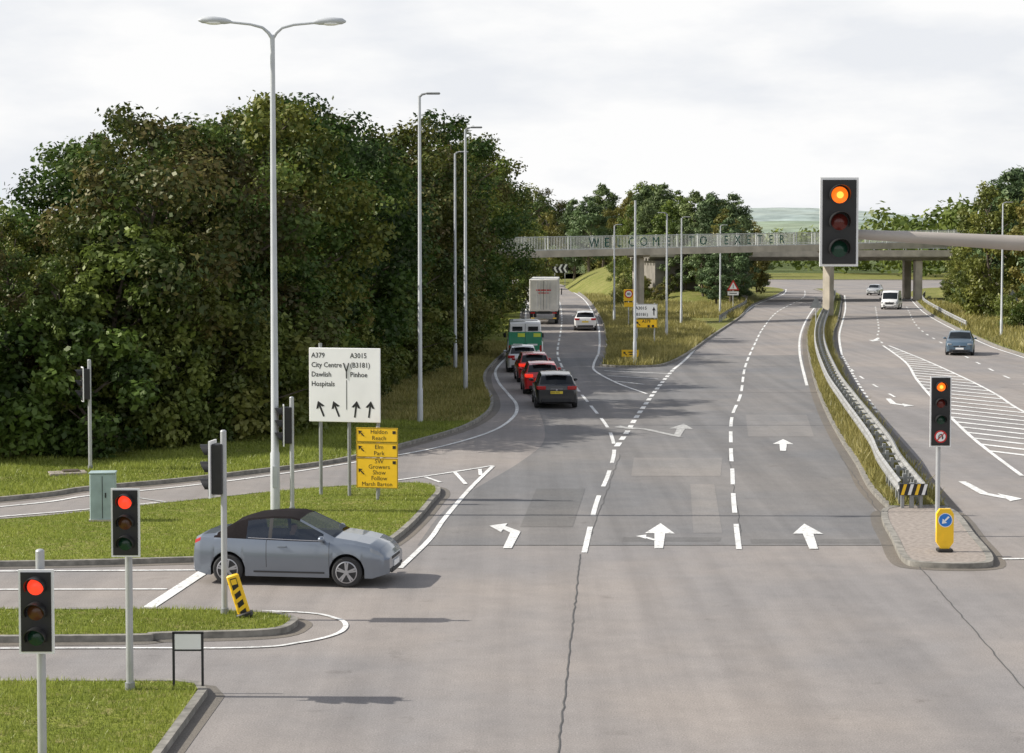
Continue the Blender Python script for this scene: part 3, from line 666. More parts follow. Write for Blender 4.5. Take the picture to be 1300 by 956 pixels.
    if front:
        xe=L/2
        for sd in(-1,1):
            if kind=='van': mb.box((xe-.10,sd*hw*.72,.36*H),(.12,hw*.30,.10*H),M['head'],bev=.02)
            elif kind!='conv': mb.box((xe-.13,sd*hw*.69,.475*H),(.22,hw*.32,.085*H),M['head'],bev=.03)
            mb.box((xe-.02,sd*hw*.60,.235*H if kind!='van' else .2*H),(.06,hw*.22,.05*H),M['dark'],bev=.01)
        mb.box((xe-.014,0,.395*H if kind!='van' else .30*H),(.05,W*.42,.045*H),M['dark'],bev=.01)
        mb.box((xe-.005,0,.22*H if kind!='van' else .14*H),(.05,W*.50,.07*H),M['dark'],bev=.01)
        mb.box((xe+.012,0,.30*H if kind!='van' else .20*H),(.02,.5,.11),M['white'])
        if kind!='conv': mb.disc((xe+.016,0,.405*H),(1,0,0),.045,M['alloy'],14)
    if detail and kind=='conv':
        for sd in(-1,1):
            mb.box((.02*L-.22,sd*(hw*.985+.01),.575*H),(.20,.03,.028),paint_,bev=.008)
            mb.box((0.0,sd*(hw*.972),.205*H),(L*.36,.03,.03),M['dark'])
            mb.tube([(-.21*L,sd*hw*.935,.688*H),(.0,sd*hw*.94,.672*H),(.16*L,sd*hw*.935,.662*H)],.009,M['alloy'],6)
        for sd in(-1,1):
            for sx_ in(-.02,-.19):
                mb.box((sx_*L-.10,sd*.37,.40+.25),(.14,.48,.50),M['seat'],bev=.05); mb.box((sx_*L+.12,sd*.37,.50),(.5,.5,.16),M['seat'],bev=.05)
                mb.box((sx_*L-.13,sd*.37,1.0),(.10,.26,.20),M['seat'],bev=.04)
        mb.box((.17*L,0,.76),(.35,W*.78,.18),M['dark'],bev=.05)
        n=20; sw=[Vector((.12*L,-.37,.82))+Vector((-.06*math.sin(2*math.pi*k/n),.18*math.cos(2*math.pi*k/n),.17*math.sin(2*math.pi*k/n))) for k in range(n+1)]
        mb.tube(sw,.014,M['blk'],6)
    if parts: parts(mb,L,W,H)
    return mb.obj(name,loc,R(head),ang=32)

golf=car('convertible_car','conv',4.12,1.78,1.42,P['silver'],(-4.45,40.1,0),-8,roofmat=M['fabric'],glass=M['sglass'],rw=.315)
def driver(parent,loc):
    vs=[(0,0,0),(0,0,.22),(.0,0,.42),(-.01,0,.52),(.01,0,.60),(.03,0,.70),(.0,.18,.45),(.08,.24,.22),(.32,.15,.30),(0,-.18,.45),(.08,-.24,.22),(.32,-.15,.30),(.22,.10,-.02),(.48,.12,.05),(.22,-.10,-.02),(.48,-.12,.05),(.03,0,.77),(.38,.14,.32),(.38,-.14,.32)]
    rad=[.15,.14,.15,.07,.062,.095,.075,.055,.038,.075,.055,.038,.09,.07,.09,.07,.075,.04,.04]
    ed=[(0,1),(1,2),(2,3),(3,4),(4,5),(5,16),(2,6),(6,7),(7,8),(8,17),(2,9),(9,10),(10,11),(11,18),(0,12),(12,13),(0,14),(14,15)]
    me=bpy.data.meshes.new('driver'); me.from_pydata(vs,ed,[]); o=bpy.data.objects.new('driver',me); col.objects.link(o)
    md=o.modifiers.new('skin','SKIN'); 
    for i,sv in enumerate(me.skin_vertices[0].data): sv.radius=(rad[i],rad[i]); sv.use_root=(i==0)
    ss=o.modifiers.new('sub','SUBSURF'); ss.levels=2; ss.render_levels=2
    bpy.context.view_layer.update()
    m2=bpy.data.meshes.new_from_object(o.evaluated_get(bpy.context.evaluated_depsgraph_get())); bpy.data.objects.remove(o)
    for m_ in (M['cloth'],M['skin'],M['hair']): m2.materials.append(m_)
    for p in m2.polygons:
        c=p.center; p.use_smooth=True
        p.material_index=2 if (c.z>.74 or (c.z>.62 and c.x<.0)) else (1 if c.z>.53 or c.x>.30 and c.z>.2 else 0)
    o=bpy.data.objects.new('driver',m2); col.objects.link(o); o.parent=parent; o.location=loc; return o
try: driver(golf,(-.05,-.37,.46))
except Exception as e: print('driver fail',e)

car('black_suv','suv',4.45,1.84,1.50,P['black'],(1.84,84.0,0),91.5,plate='EO21 YXC')
car('red_hatchback','hatch',4.2,1.78,1.48,P['red'],(1.35,91.6,0),92,brake=True,plate='WK67 OJD')
car('red_hatchback','hatch',4.0,1.74,1.50,P['red'],(1.05,99.2,0),93,brake=True)
car('silver_hatchback','hatch',4.2,1.76,1.46,P['lsilver'],(0.55,107.0,0),91)
car('white_suv','suv',4.6,1.86,1.58,P['white'],(6.0,158,0),88)
car('blue_hatchback','hatch',4.1,1.78,1.50,P['blue'],(28.6,123,0),-104)
car('silver_hatchback','hatch',4.3,1.78,1.5,P['lsilver'],(50.0,266,0),-110)
def vanbits(mb,L,W,H): 
    mb.box((L/2-.0,0,.36*H),(.04,W*.5,.06*H),M['dark'])
car('white_van','van',4.9,1.95,2.0,P['white'],(41.1,209,0),-106,parts=vanbits,detail=False)
def amb(mb,L,W,H):
    xe=-L/2
    mb.box((xe-.012,0,H*.46),(.03,W*.93,H*.52),P['green'])
    for i in range(4):
        if i%2==0: mb.box((xe-.035,-W*.33+i*W*.22,H*.64),(.01,W*.20,.22),P['lime'])
    for sd in(-1,1):
        mb.box((xe-.035,sd*W*.20,H*.40),(.012,W*.28,.10),M['white'])
        mb.box((xe-.04,sd*W*.43,H*.30),(.03,.12,.40),M['tail'])
        mb.box((0,sd*(W/2+.006),H*.45),(L*.8,.012,.38),P['green'])
        for i in range(6): mb.box((-L*.36+i*L*.13,sd*(W/2+.016),H*.45),(L*.06,.012,.34),P['lime'])
        mb.box((xe-.036,sd*W*.22,H*.80),(.012,W*.28,.26),M['glass'])
    mb.box((xe+.2,0,H+.03),(.2,W*.7,.10),P['white'],bev=.03)
    mb.box((xe-.045,0,H*.17),(.03,.5,.12),M['plate_y']); mb.box((xe-.03,0,.06+H*.06),(.1,W*.9,.12),M['dark'])
    mb.box((xe-.035,0,H*.55),(.012,.02,H*.76),M['dark'])
car('ambulance','van',5.6,2.15,2.4,P['white'],(.75,118.8,0),91,parts=amb,detail=False,rw=.36)
def lorry():
    mb=MB(); W=2.5
    mb.box((0,6.6,2.55),(W,13.0,2.8),mat('trailer_white',(0.80,0.78,0.74),.6,var=.12,scale=1.2),bev=.04)
    mb.box((0,.085,2.55),(W-.24,.03,2.55),mat('trailer_doors',(0.74,0.72,0.67),.6,var=.15,scale=1.5))
    mb.box((0,.065,2.55),(.03,.02,2.5),M['dark'])
    for x in(-.55,-.25,.25,.55): mb.tube([(x,.045,1.35),(x,.045,3.8)],.022,M['galv'],6)
    mb.box((0,.062,3.0),(1.3,.01,.12),M['redsign']); mb.box((0,.062,2.75),(.9,.01,.08),M['redsign'])
    mb.box((0,.12,1.02),(W,.12,.16),M['dark']); mb.box((0,.25,.55),(W*.9,.1,.14),M['galvd'])
    for s in(-1,1):
        mb.box((s*.95,.09,1.02),(.36,.08,.12),M['tail']); mb.box((s*.95,.19,.55),(.3,.02,.1),M['yellow'])
        mb.box((s*.9,.3,.75),(.06,.1,.5),M['galvd'])
        for y in(2.0,3.3,4.6,11,14.2):
            mb.tube([(s*1.23,y,.5),(s*.95,y,.5)],.5,M['rubber'],20); mb.disc((s*1.235,y,.5),(s,0,0),.28,M['galv'],16)
    mb.box((0,.7,.5),(.5,.02,.12),M['plate_y'])
    mb.box((0,7.5,1.0),(1.0,12,.25),M['dark'])
    mb.box((0,14.5,2.1),(2.45,2.1,2.9),P['white'],bev=.12); mb.box((0,15.57,2.5),(2.1,.03,.9),M['glass'])
    for s in(-1,1): mb.box((s*1.235,14.7,2.5),(.02,1.0,.7),M['glass']); mb.box((s*1.42,15.5,2.5),(.1,.12,.6),M['dark'])
    return mb.obj('articulated_lorry',(2.75,168,0),R(-2.0))
lorry()

# ------------------------------------------------------------------ street furniture
def ring_pole(mb,x,y,h,r,m=None,z=0): mb.tube([(x,y,z),(x,y,h)],r,m or M['galv'],14)
def sighead(mb,c,lit='red',w=.44,h=1.06,board=True,X=None,extra=None,nsec=3):
    T=Matrix.Translation(c); T=X@T if X is not None else T
    if board:
        mb.box((0,.02,0),(w,.03,h),M['white'],T); mb.box((0,-.002,0),(w-.06,.02,h-.06),M['blk'],T)
    mb.box((0,.13,0),(.30,.20,h-.12),M['blk'],T,bev=.02)
    n=nsec+(1 if extra else 0); step=(h-.10)/n
    lens={'red':[M['red_on'],M['amb_off'],M['grn_off']],'amber':[M['amb_on'],M['red_off'],M['grn_off']],'off':[M['red_off'],M['amb_off'],M['grn_off']]}[lit]
    for i in range(nsec):
        z=(h-.10)/2-step*(i+.5); r=min(.105,step*.36)
        mb.disc((0,-.016,z),(0,-1,0),r*1.22,M['dark'],24,T)
        vs=[];fs=[];kk=5;nn=20
        for a in range(kk+1):
            rr=r*a/kk
            for b in range(nn): t=2*math.pi*b/nn; vs.append((rr*math.cos(t),-.02-.03*(1-(a/kk)**2),z+rr*math.sin(t)))
        for a in range(kk):
            for b in range(nn): fs.append((a*nn+b,a*nn+(b+1)%nn,(a+1)*nn+(b+1)%nn,(a+1)*nn+b))
        mb.add(vs,fs,lens[i],T)
        if lit=='amber' and i==0: mb.disc((0,-.0535,z),(0,-1,0),r*.42,M['amb_core'],18,T)
        vs=[];nn=18
        for k in range(nn+1):
            t=R(-25)+R(230)*k/nn; ln=.20*(0.45+.55*max(0,math.sin(t)+.25)/1.25)
            for rr in (r*1.18,r*1.26):
                vs.append((rr*math.cos(t),-.012,z+rr*math.sin(t))); vs.append((rr*math.cos(t),-.012-ln,z+rr*math.sin(t)))
        fs=[]
        for k in range(nn):
            a=k*4; fs+=[(a,a+1,a+5,a+4),(a+2,a+6,a+7,a+3),(a+1,a+3,a+7,a+5)]
        mb.add(vs,fs,M['blk'],T)
    if extra:
        z=-(h-.10)/2+step*.5
        mb.disc((0,-.02,z),(0,-1,0),.15,M['redsign'],28,T); mb.disc((0,-.024,z),(0,-1,0),.115,M['white'],28,T)
        mb.tube([(-.045,-.03,z-.07),(-.045,-.03,z+.02),(-.02,-.03,z+.05),(.02,-.03,z+.05),(.045,-.03,z+.02),(.045,-.03,z-.03)],.011,M['txt'],6,T)
        mb.add([(.02,-.032,z-.02),(.07,-.032,z-.02),(.045,-.032,z-.07)],[(0,2,1)],M['txt'],T)
        Rr=Matrix.Rotation(R(-45),4,'Y'); mb.box((0,0,0),(.24,.004,.022),M['redsign'],T@Matrix.Translation((0,-.036,z))@Rr)
def signal(name,x,y,ptop,hc,lit,rz=0,w=.44,h=1.06,board=True,off=(0,0),extra=None,pr=.057,z0=0.1):
    mb=MB(); ring_pole(mb,0,0,ptop,pr,M['galv'],z0-.05); mb.tube([(0,0,z0-.02),(0,0,z0+.12)],pr*1.35,M['galvd'],14)
    mb.ellip((0,0,ptop),(pr,pr,.03),M['galv'])
    X=Matrix.Rotation(rz,4,'Z'); q=X@Vector((off[0],-.23,0))
    sighead(mb,(0,0,0),lit,w,h,board,Matrix.Translation((q.x,q.y,hc))@X,extra)
    for dz in(-h*.3,h*.3): mb.box((0,-.06,hc+dz),(.05,.12,.04),M['blk'],X)
    return mb.obj(name,(x,y,0))
signal('traffic_light',-5.92,29.6,3.2,2.74,'red')
signal('traffic_light',-5.96,24.2,3.13,2.40,'red')
signal('traffic_light',-5.36,35.7,3.53,2.83,'off',rz=R(-98))
signal('traffic_light',-5.68,49.6,3.05,2.34,'off',rz=R(-82))
signal('traffic_light',-12.95,59.0,3.45,2.72,'off',rz=R(-70))
signal('traffic_light',10.2,46.0,3.7,3.02,'amber',w=.50,h=1.68,extra=True)
mb=MB(); mb.tube([(5.6,0,0),(5.6,0,3),(5.6,0,6.6)],[.19,.17,.14],M['mast'],18)
mb.tube([(5.6,0,6.5),(5.5,0,6.75),(5.1,0,6.9),(2.2,0,7.02),(.2,0,7.13)],[.14,.13,.115,.095,.06],M['mast'],16)
mb.box((5.6,0,.05),(.6,.6,.1),M['conc'])
sighead(mb,(0,-.2,7.28),'amber',.485,1.12)
mb.box((.0,-.02,7.15),(.2,.12,.1),M['blk'])
mb.obj('mast_arm_traffic_light',(4.13,24.6,0))

mb=MB(); mb.tube([(0,0,.1),(0,0,1.6),(0,0,1.65),(0,0,12.3)],[.125,.12,.10,.06],M['lampgrey'],16)
mb.box((0,-.125,1.0),(.12,.03,.55),M['lampgrey'])
for s in(-1,1):
    mb.tube([(0,0,12.25),(s*.10,0,12.40),(s*.25,0,12.53),(s*.55,0,12.61),(s*1.15,0,12.67)],[.055,.045,.038,.034,.032],M['lampgrey'],10)
    mb.tube([(s*1.05,0,12.67),(s*1.2,0,12.69),(s*1.5,0,12.71),(s*1.78,0,12.71),(s*1.88,0,12.70)],[.04,.08,.10,.08,.02],M['lampgrey'],14)
    mb.ellip((s*1.48,0,12.65),(.25,.09,.06),M['white'])
mb.obj('street_lamp',(-6.13,49.7,0),R(4))
def lamp(x,y,h,arm=.5,d=1,m=None):
    mb=MB(); mb.tube([(0,0,.05),(0,0,1.4),(0,0,1.45),(0,0,h)],[.11,.105,.085,.055],m or M['lampgrey'],12)
    if arm>0:
        mb.tube([(0,0,h-.05),(d*.1,0,h+.05),(d*arm*.6,0,h+.08)],[.05,.045,.04],M['galvd'],8)
        mb.box((d*(arm*.6+.28),0,h+.09),(.56,.24,.08),M['galvd'],bev=.03)
    mb.obj('street_lamp',(x,y,0))
lamp(-3.56,74.6,12.7,.4); lamp(-2.2,91.2,12.4,.4); lamp(-3.15,107,12.0,.3,1); lamp(-4.6,140,11)
lamp(7.05,110.6,9.5,0); lamp(11.3,141,9.2,.2,-1); lamp(14.3,163,9.2,.3); lamp(20.6,191,8.8,.2); lamp(8.9,168,8.6,.2); lamp(36.3,143,10,.3); lamp(22.6,236,8.0,.2)

mb=MB(); w,h=2.04,2.03; zb=2.14
mb.box((0,0,zb+h/2),(w,.035,h),M['white'],bev=.012)
mb.box((0,.03,zb+h/2),(w-.1,.02,.06),M['galvd'])
for x in(-.72,.10,.93): mb.tube([(x,.07,.05),(x,.07,zb+h+.12 if x<0 else zb+h-.05)],.05,M['galvd'],12)
def line(x,z,s,size=.195): mb.text(s,size,(x,-.0215,z),M['txt'],sx=.92,bold=.012)
line(-.95,zb+1.76,'A379'); line(-.95,zb+1.50,'City Centre'); line(-.95,zb+1.24,'Dawlish'); line(-.95,zb+.98,'Hospitals')
line(.16,zb+1.76,'A3015'); line(.16,zb+1.50,'(B3181)'); line(.16,zb+1.24,'Pinhoe')
def sarrow(x,z,ang,L=.46,m=None,th=.05):
    X=Matrix.Translation((x,-.022,z))@Matrix.Rotation(R(ang),4,'Y')
    mb.add([(-th/2,0,-L/2),(th/2,0,-L/2),(th/2,0,L*.3),(-th/2,0,L*.3)],[(0,1,2,3)],m or M['txt'],X)
    mb.add([(0,-.001,L/2),(-th*2.6,-.001,L*.08),(-th*1.2,-.001,L*.08),(0,-.001,L*.26),(th*1.2,-.001,L*.08),(th*2.6,-.001,L*.08)],[(0,1,2,3),(0,3,4,5)],m or M['txt'],X)
for x,a in((-.68,-22),(-.24,-22),(.32,8),(.72,8)): sarrow(x,zb+.36,a)
mb.box((.055,-.020,zb+.75),(.014,.006,.8),M['txt'])
mb.tube([(.055,-.022,zb+1.2),(.055,-.022,zb+1.38),(-.03,-.022,zb+1.62)],.016,M['txt'],5); mb.tube([(.055,-.022,zb+1.38),(.12,-.022,zb+1.62)],.016,M['txt'],5)
mb.obj('direction_sign',(-4.57,52.6,0),R(-13))
mb=MB()
mb.tube([(.0,.05,.05),(.0,.05,2.1)],.045,M['galvd'],12)
for zt,zb_ in((2.07,1.68),(1.66,1.27),(1.25,.44)):
    mb.box((0,0,(zt+zb_)/2),(1.16,.02,zt-zb_),M['yellow']); 
    c=(zt+zb_)/2; hh=(zt-zb_)/2-.015
    for a in((0,-.012,c+hh,1.13,.009),(0,-.012,c-hh,1.13,.009)): mb.box((a[0],a[1],a[2]),(a[3],.004,a[4]),M['txt'])
    for s in(-1,1): mb.box((s*.565,-.012,c),(.009,.004,2*hh-.01),M['txt'])
    sarrow(-.44,c+.04,-45,.22,None,.028)
def yt(s,z,size=.165,x=.06): mb.text(s,size,(x,-.0135,z),M['txt'],align='CENTER',bold=.0)
yt('Haldon',1.91); yt('Reach',1.74); yt('Elm',1.50); yt('Park',1.33); yt('SW',1.11); yt('Growers',.965); yt('Show',.81); yt('Follow',.655); yt('Marsh Barton',.50,.155,0.0)
for z in(1.95,1.55,1.14): mb.box((.48,-.013,z),(.09,.004,.08),M['txt'])
mb.obj('yellow_direction_sign',(-3.63,51.7,0),R(-12))
mb=MB(); mb.box((0,0,.70),(.62,.42,1.16),M['cab'],bev=.02); mb.box((0,0,.08),(.68,.48,.12),M['conc']); mb.box((0,0,1.30),(.66,.46,.04),M['cab'],bev=.01)
mb.box((0,-.213,.70),(.015,.008,1.05),M['dark']); mb.box((.08,-.22,.75),(.03,.02,.12),M['blk'])
mb.obj('utility_cabinet',(-10.2,47.9,.02),R(6))
mb=MB(); mb.box((0,0,.42),(.24,.06,.84),M['yellow'],bev=.03)
mb.box((0,-.034,.42),(.12,.006,.70),M['txt']); mb.box((0,-.038,.70),(.10,.004,.10),M['yellow']);
for k in range(3):
    mb.add([(-.10,-.039,.12+k*.17),(.10,-.039,.20+k*.17),(.10,-.039,.27+k*.17),(-.10,-.039,.19+k*.17)],[(0,1,2,3)],M['yellow'])
mb.box((0,0,.05),(.30,.2,.1),M['blk'],bev=.02)
mb.obj('hazard_marker_post',(-4.93,35.4,.10),rot=(0,R(-17),0))
mb=MB(); mb.add([(-.05,-.06,.02),(.05,-.06,.02),(.19,-.06,.22),(.19,-.06,.86),(.12,-.06,.97),(-.12,-.06,.97),(-.19,-.06,.86),(-.19,-.06,.22),(-.05,.06,.02),(.05,.06,.02),(.19,.06,.22),(.19,.06,.86),(.12,.06,.97),(-.12,.06,.97),(-.19,.06,.86),(-.19,.06,.22)],
 [(0,1,2,3,4,5,6,7),(15,14,13,12,11,10,9,8)]+[(i,i+8,(i+1)%8+8,(i+1)%8) for i in range(8)],M['yellow'])
mb.disc((0,-.064,.72),(0,-1,0),.16,M['white'],28); mb.disc((0,-.067,.72),(0,-1,0),.145,M['bluesign'],28)
def sarr(mb,x,y,z,ang,L,th,m):
    X=Matrix.Translation((x,y,z))@Matrix.Rotation(R(ang),4,'Y')
    mb.add([(-th/2,0,-L/2),(th/2,0,-L/2),(th/2,0,L*.1),(-th/2,0,L*.1)],[(0,1,2,3)],m,X); mb.add([(0,0,L/2),(-th*1.7,0,L*.08),(th*1.7,0,L*.08)],[(0,1,2)],m,X)
sarr(mb,0,-.070,.72,-135,.22,.04,M['white'])
mb.box((0,-.064,.33),(.10,.004,.22),M['yellow']); mb.box((0,0,.04),(.34,.26,.08),M['blk'],bev=.02)
mb.obj('keep_left_bollard',(9.7,43.0,.11))
mb=MB()
for s in(-1,1): mb.box((s*.225,0,.52),(.035,.035,.86),M['dark'])
mb.box((0,0,.955),(.485,.035,.03),M['dark']); mb.box((0,0,.68),(.42,.03,.025),M['dark']); mb.box((0,-.002,.815),(.41,.02,.24),M['white'])
mb.obj('street_name_sign',(-5.05,29.8,0))
mb=MB(); mb.box((0,0,.05),(1.1,.7,.10),M['pave'],bev=.02); mb.box((.1,.05,.12),(.5,.4,.06),M['soil'],bev=.02); mb.obj('concrete_slab',(-13.3,57.5,.1),R(20))
mb=MB(); ring_pole(mb,0,0,3.15,.045)
mb.box((0,-.06,2.75),(.80,.02,.95),M['yellow'],bev=.01); mb.disc((0,-.073,2.85),(0,-1,0),.34,M['redsign'],28); mb.disc((0,-.076,2.85),(0,-1,0),.25,M['white'],28); mb.text('40',.30,(0,-.079,2.75),M['txt'],align='CENTER',bold=.02)
mb.box((0,-.06,1.98),(.76,.02,.36),M['yellow'])
mb.obj('speed_limit_sign',(9.55,158,.08))
mb=MB()
for x in(-.6,.6): ring_pole(mb,x,.05,2.9,.045)
mb.box((0,0,2.35),(1.62,.02,.98),M['white']); mb.box((0,0,1.50),(1.62,.02,.60),M['yellow'])
for (z,h_) in ((2.35,.94),(1.50,.56)):
    for s in(-1,1): mb.box((0,-.012,z+s*h_/2),(1.56,.004,.02),M['txt']); mb.box((s*.78,-.012,z),(.02,.004,h_-.03),M['txt'])
mb.text('A3015',.30,(-.72,-.0135,2.45),M['txt']); mb.text('(B3181)',.28,(-.74,-.0135,2.03),M['txt']); mb.text('A379',.27,(-.25,-.0135,1.56),M['txt'])
sarr(mb,.56,-.014,2.35,0,.6,.07,M['txt']); sarr(mb,-.52,-.014,1.5,-45,.4,.06,M['txt']); mb.box((.2,-.013,1.32),(.16,.004,.14),M['txt']); mb.disc((.5,-.013,1.33),(0,-1,0),.09,M['txt'],12)
mb.obj('direction_sign',(9.15,132,.08),R(-10))
mb=MB(); mb.box((0,0,.55),(1.0,.02,.42),M['yellow']); 
for x in(-.35,.35): ring_pole(mb,x,.04,.7,.03)
sarr(mb,-.3,-.013,.55,-45,.28,.05,M['txt']); mb.box((.15,-.013,.62),(.5,.004,.06),M['txt']); mb.box((.15,-.013,.50),(.4,.004,.06),M['txt'])
mb.obj('yellow_direction_sign',(6.9,112.5,.08))
def tri_sign(x,y,z,s,back=False,plate=False):
    mb=MB(); ring_pole(mb,0,0,z+.1,.045); h=s*.866
    f=M['galvd'] if back else M['redsign']
    mb.add([(-s/2,-.06,z),(s/2,-.06,z),(0,-.06,z+h)],[(0,1,2)],f)
    mb.add([(-s/2,-.045,z),(s/2,-.045,z),(0,-.045,z+h)],[(2,1,0)],M['galvd'])
    if not back:
        mb.add([(-s*.33,-.064,z+s*.1),(s*.33,-.064,z+s*.1),(0,-.064,z+h-s*.2)],[(0,1,2)],M['white']); mb.box((0,-.067,z+.33*s),(.06,.003,.32*s),M['txt'])
    if plate: mb.box((0,-.06,z-.32),(s*.9,.02,.4),M['white']); mb.box((0,-.072,z-.32),(s*.6,.004,.08),M['txt'])
    mb.obj('warning_sign',(x,y,.08))
tri_sign(23.6,206,2.0,1.3,plate=True); tri_sign(24.9,158,1.7,1.1,back=True); tri_sign(41.5,160,2.2,1.1,back=True)
for x in(3.7,7.6):
    mb=MB(); 
    for s in(-1,1): ring_pole(mb,s*.8,.06,3.0,.05)
    mb.box((0,0,3.15),(2.5,.03,1.4),M['blk'])
    for k in range(3):
        x0=-1.0+k*.75; q=.36
        mb.add([(x0+q,-.02,2.5),(x0+q+.33,-.02,2.5),(x0+.33,-.02,3.15),(x0,-.02,3.15)],[(0,1,2,3)],M['white']); mb.add([(x0,-.02,3.15),(x0+.33,-.02,3.15),(x0+q+.33,-.02,3.8),(x0+q,-.02,3.8)],[(0,1,2,3)],M['white'])
    mb.obj('chevron_sign',(x,308 if x<5 else 306,0))

def barrier():
    path=cat([(10.45,50.2),(11.2,57),(11.9,62),(12.6,68),(13.9,79.5),(15.8,95.3),(19.6,122.5),(23.8,149),(29.3,180.5),(35.3,214),(44,264)],8)
    mb=MB()
    for sgn in(1,-1):
        p=[q for q in offset(path,.28*sgn)]; nn=normals(path)
        prof=[(0,.42),(.07,.47),(.07,.54),(0,.58),(0,.62),(.07,.66),(.07,.73),(0,.78)]
        vs=[];n=len(prof)
        for a,b in zip(p,nn):
            for o_,z in prof: vs.append((a[0]+b[0]*o_*sgn,a[1]+b[1]*o_*sgn,z+.05))
        mb.add(vs,[(i*n+j,i*n+j+1,(i+1)*n+j+1,(i+1)*n+j) for i in range(len(p)-1) for j in range(n-1)],M['beam'])
    for q in resample(path,2.0):
        mb.box((q[0],q[1],.40),(.10,.12,.74),M['galvd']); mb.box((q[0],q[1],.66),(.50,.06,.06),M['galvd'])
    for k in range(7):
        y=50.2+k*.75; x=float(np.interp(y,[a[1] for a in path],[a[0] for a in path]))
        for s in(-1,1): mb.box((x+s*.24,y,.34),(.08,.10,.66),M['galvd'])
    mb.box((10.45,50.0,.62),(.72,.06,.30),M['blk'])
    for k in range(4):
        x0=10.12+k*.18; mb.add([(x0,49.965,.48),(x0+.08,49.965,.48),(x0+.16,49.965,.76),(x0+.08,49.965,.76)],[(0,1,2,3)],M['white'] if k%2 else M['yellow'])
    mb.obj('crash_barrier')
barrier()
def sidebar(path,name):
    mb=MB(); p=cat(path,6); nn=normals(p); prof=[(0,.42),(.07,.47),(.07,.54),(0,.58),(0,.62),(.07,.66),(.07,.73),(0,.78)]; vs=[];n=8
    for a,b in zip(p,nn):
        for o_,z in prof: vs.append((a[0]+b[0]*o_,a[1]+b[1]*o_,z))
    mb.add(vs,[(i*n+j,i*n+j+1,(i+1)*n+j+1,(i+1)*n+j) for i in range(len(p)-1) for j in range(n-1)],M['beam'])
    for q in resample(p,2.4): mb.box((q[0],q[1],.36),(.1,.1,.72),M['galvd'])
    mb.obj(name)
sidebar([(18.3,170),(21.0,186),(25.6,212),(27.2,224)],'crash_barrier')
sidebar([(37,157),(41.5,186),(48,225),(55,257)],'crash_barrier')

# ------------------------------------------------------------------ bridges
def footbridge():
    mb=MB(); L=80; a=math.atan2(48,64); slope=.0155
    T=Matrix.Rotation(-math.atan(slope),4,'Y')
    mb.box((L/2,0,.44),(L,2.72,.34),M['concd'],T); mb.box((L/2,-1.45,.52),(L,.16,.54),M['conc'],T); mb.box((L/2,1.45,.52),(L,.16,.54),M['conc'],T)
    for y in(-1.42,1.42):
        for z in(.86,1.98): mb.box((L/2,y,z),(L,.05,.05),M['rail'],T)
        x=0.0
        while x<L:
            mb.box((x,y,1.42),(.020,.020,1.1),M['rail'],T); x+=.17
        x=0.0
        while x<L+.1: mb.box((x,y,1.42),(.08,.08,1.24),M['rail'],T); x+=2.5
    s=22.2; 
    for ch in 'WELCOME TO EXETER':
        if ch!=' ': mb.text(ch,1.15,(s+.6,-1.50,1.04),M['letter'],T,align='CENTER',bold=.0)
        s+=1.42
    for px in(29.1,53.3,79):
        zt=px*slope+.02
        mb.box((px,0,(zt-5.35)/2),(.62,1.0,5.35+zt),M['conc'],bev=.06)
        mb.box((px,0,zt+.13),(.8,2.3,.26),M['conc'],bev=.04)
    mb.obj('footbridge',(-12,155,5.35),a)
footbridge()
def roadbridge():
    mb=MB(); L=72
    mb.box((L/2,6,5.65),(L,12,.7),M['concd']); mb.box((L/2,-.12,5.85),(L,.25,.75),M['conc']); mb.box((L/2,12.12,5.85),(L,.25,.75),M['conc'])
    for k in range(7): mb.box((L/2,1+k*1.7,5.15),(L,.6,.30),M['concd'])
    for y in(-.1,12.1):
        for z in(6.5,6.85,7.2): mb.box((L/2,y,z),(L,.06,.06),M['rail'])
        for k in range(37): mb.box((k*2,y,6.75),(.08,.08,.95),M['rail'])
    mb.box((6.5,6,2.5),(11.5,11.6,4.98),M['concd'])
    mb.box((62,6,2.5),(14,11.6,4.98),M['conc'])
    mb.box((34.0,1.2,2.5),(.9,.9,4.98),M['conc'],bev=.05); mb.box((36.0,10.8,2.5),(.9,.9,4.98),M['conc'],bev=.05)
    mb.obj('road_bridge',(16.5,232,0),R(8))
roadbridge()

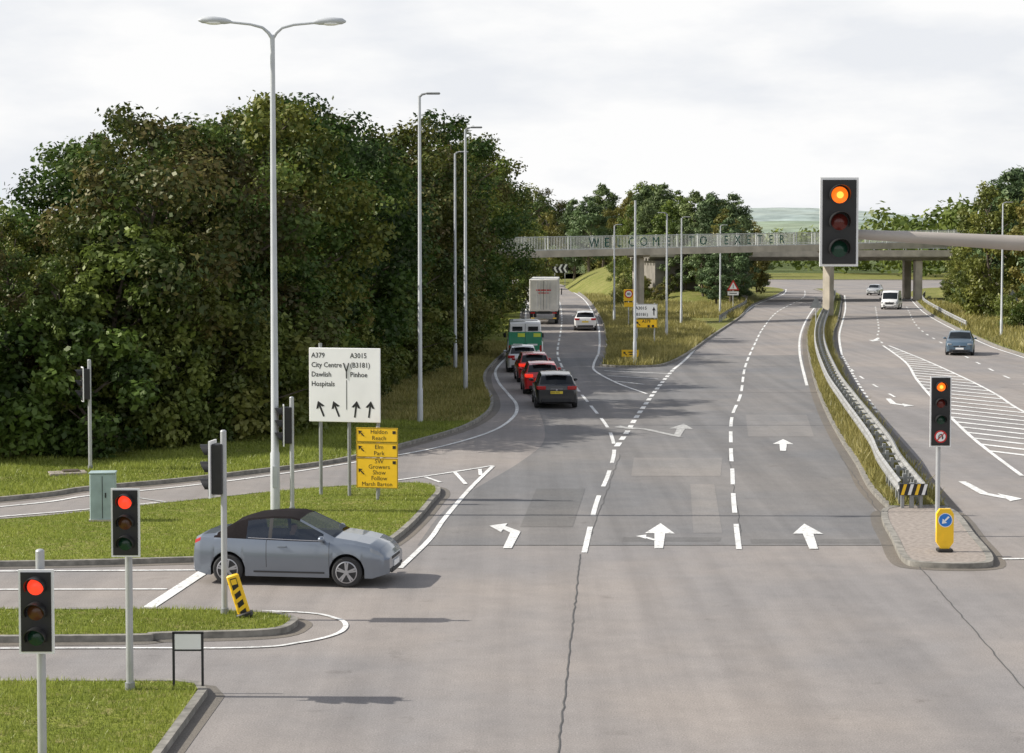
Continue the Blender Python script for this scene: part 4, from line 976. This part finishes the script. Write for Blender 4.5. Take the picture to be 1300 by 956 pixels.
# ------------------------------------------------------------------ light, sky, camera
el,az=R(38),R(1)
d=Vector((-math.cos(el)*math.cos(az),math.cos(el)*math.sin(az),math.sin(el)))
sd=bpy.data.lights.new('sun','SUN'); sd.energy=5.0; sd.angle=R(.55); sd.color=(1.0,.95,.86)
so=bpy.data.objects.new('sun',sd); so.rotation_euler=d.to_track_quat('Z','Y').to_euler(); so.location=(-50,20,60); col.objects.link(so)
w=bpy.data.worlds.new('World'); scene.world=w; w.use_nodes=True; t=w.node_tree; t.nodes.clear()
out=t.nodes.new('ShaderNodeOutputWorld'); bg=t.nodes.new('ShaderNodeBackground'); bg.inputs['Strength'].default_value=.11
sk=t.nodes.new('ShaderNodeTexSky'); sk.sky_type='NISHITA'; sk.sun_disc=False; sk.sun_elevation=el; sk.sun_rotation=R(-89); sk.dust_density=2.0
tc=t.nodes.new('ShaderNodeTexCoord'); mp=t.nodes.new('ShaderNodeMapping'); mp.inputs['Scale'].default_value=(1,1,3.2)
t.links.new(tc.outputs['Generated'],mp.inputs['Vector'])
n1,r1=mix_noise(t,mp.outputs['Vector'],5.0,(7.6,7.8,8.15,1),(9.0,9.0,9.0,1),.40,.56,8,.55)
n2,r2=mix_noise(t,mp.outputs['Vector'],2.2,(0.35,.35,.35,1),(1,1,1,1),.38,.56,6,.55)
sp=t.nodes.new('ShaderNodeSeparateXYZ'); t.links.new(tc.outputs['Generated'],sp.inputs[0])
mr=t.nodes.new('ShaderNodeMapRange'); mr.inputs['From Min'].default_value=.16; mr.inputs['From Max'].default_value=.75; mr.inputs['To Min'].default_value=1.0; mr.inputs['To Max'].default_value=0.1
t.links.new(sp.outputs['Z'],mr.inputs['Value'])
mm=t.nodes.new('ShaderNodeMath'); mm.operation='MULTIPLY'; t.links.new(r2.outputs['Color'],mm.inputs[0]); mm.inputs[1].default_value=.40
ma=t.nodes.new('ShaderNodeMath'); ma.operation='MAXIMUM'
t.links.new(mr.outputs['Result'],ma.inputs[0]); t.links.new(mm.outputs[0],ma.inputs[1])
mx=t.nodes.new('ShaderNodeMix'); mx.data_type='RGBA'
t.links.new(ma.outputs[0],mx.inputs['Factor']); t.links.new(sk.outputs['Color'],mx.inputs['A']); t.links.new(r1.outputs['Color'],mx.inputs['B'])
t.links.new(mx.outputs['Result'],bg.inputs['Color']); t.links.new(bg.outputs[0],out.inputs['Surface'])

cd=bpy.data.cameras.new('camera'); cam=bpy.data.objects.new('camera',cd); col.objects.link(cam); scene.camera=cam
cd.sensor_width=36; cd.lens=36*2450/1300; cd.shift_y=-45/1300; cd.clip_end=8000; cd.clip_start=.5
cam.location=(0,0,7); cam.rotation_euler=(R(90)-math.atan(123/2450),0,0)
scene.view_settings.view_transform='Standard'; scene.view_settings.look='None'; scene.view_settings.exposure=0; scene.view_settings.gamma=1
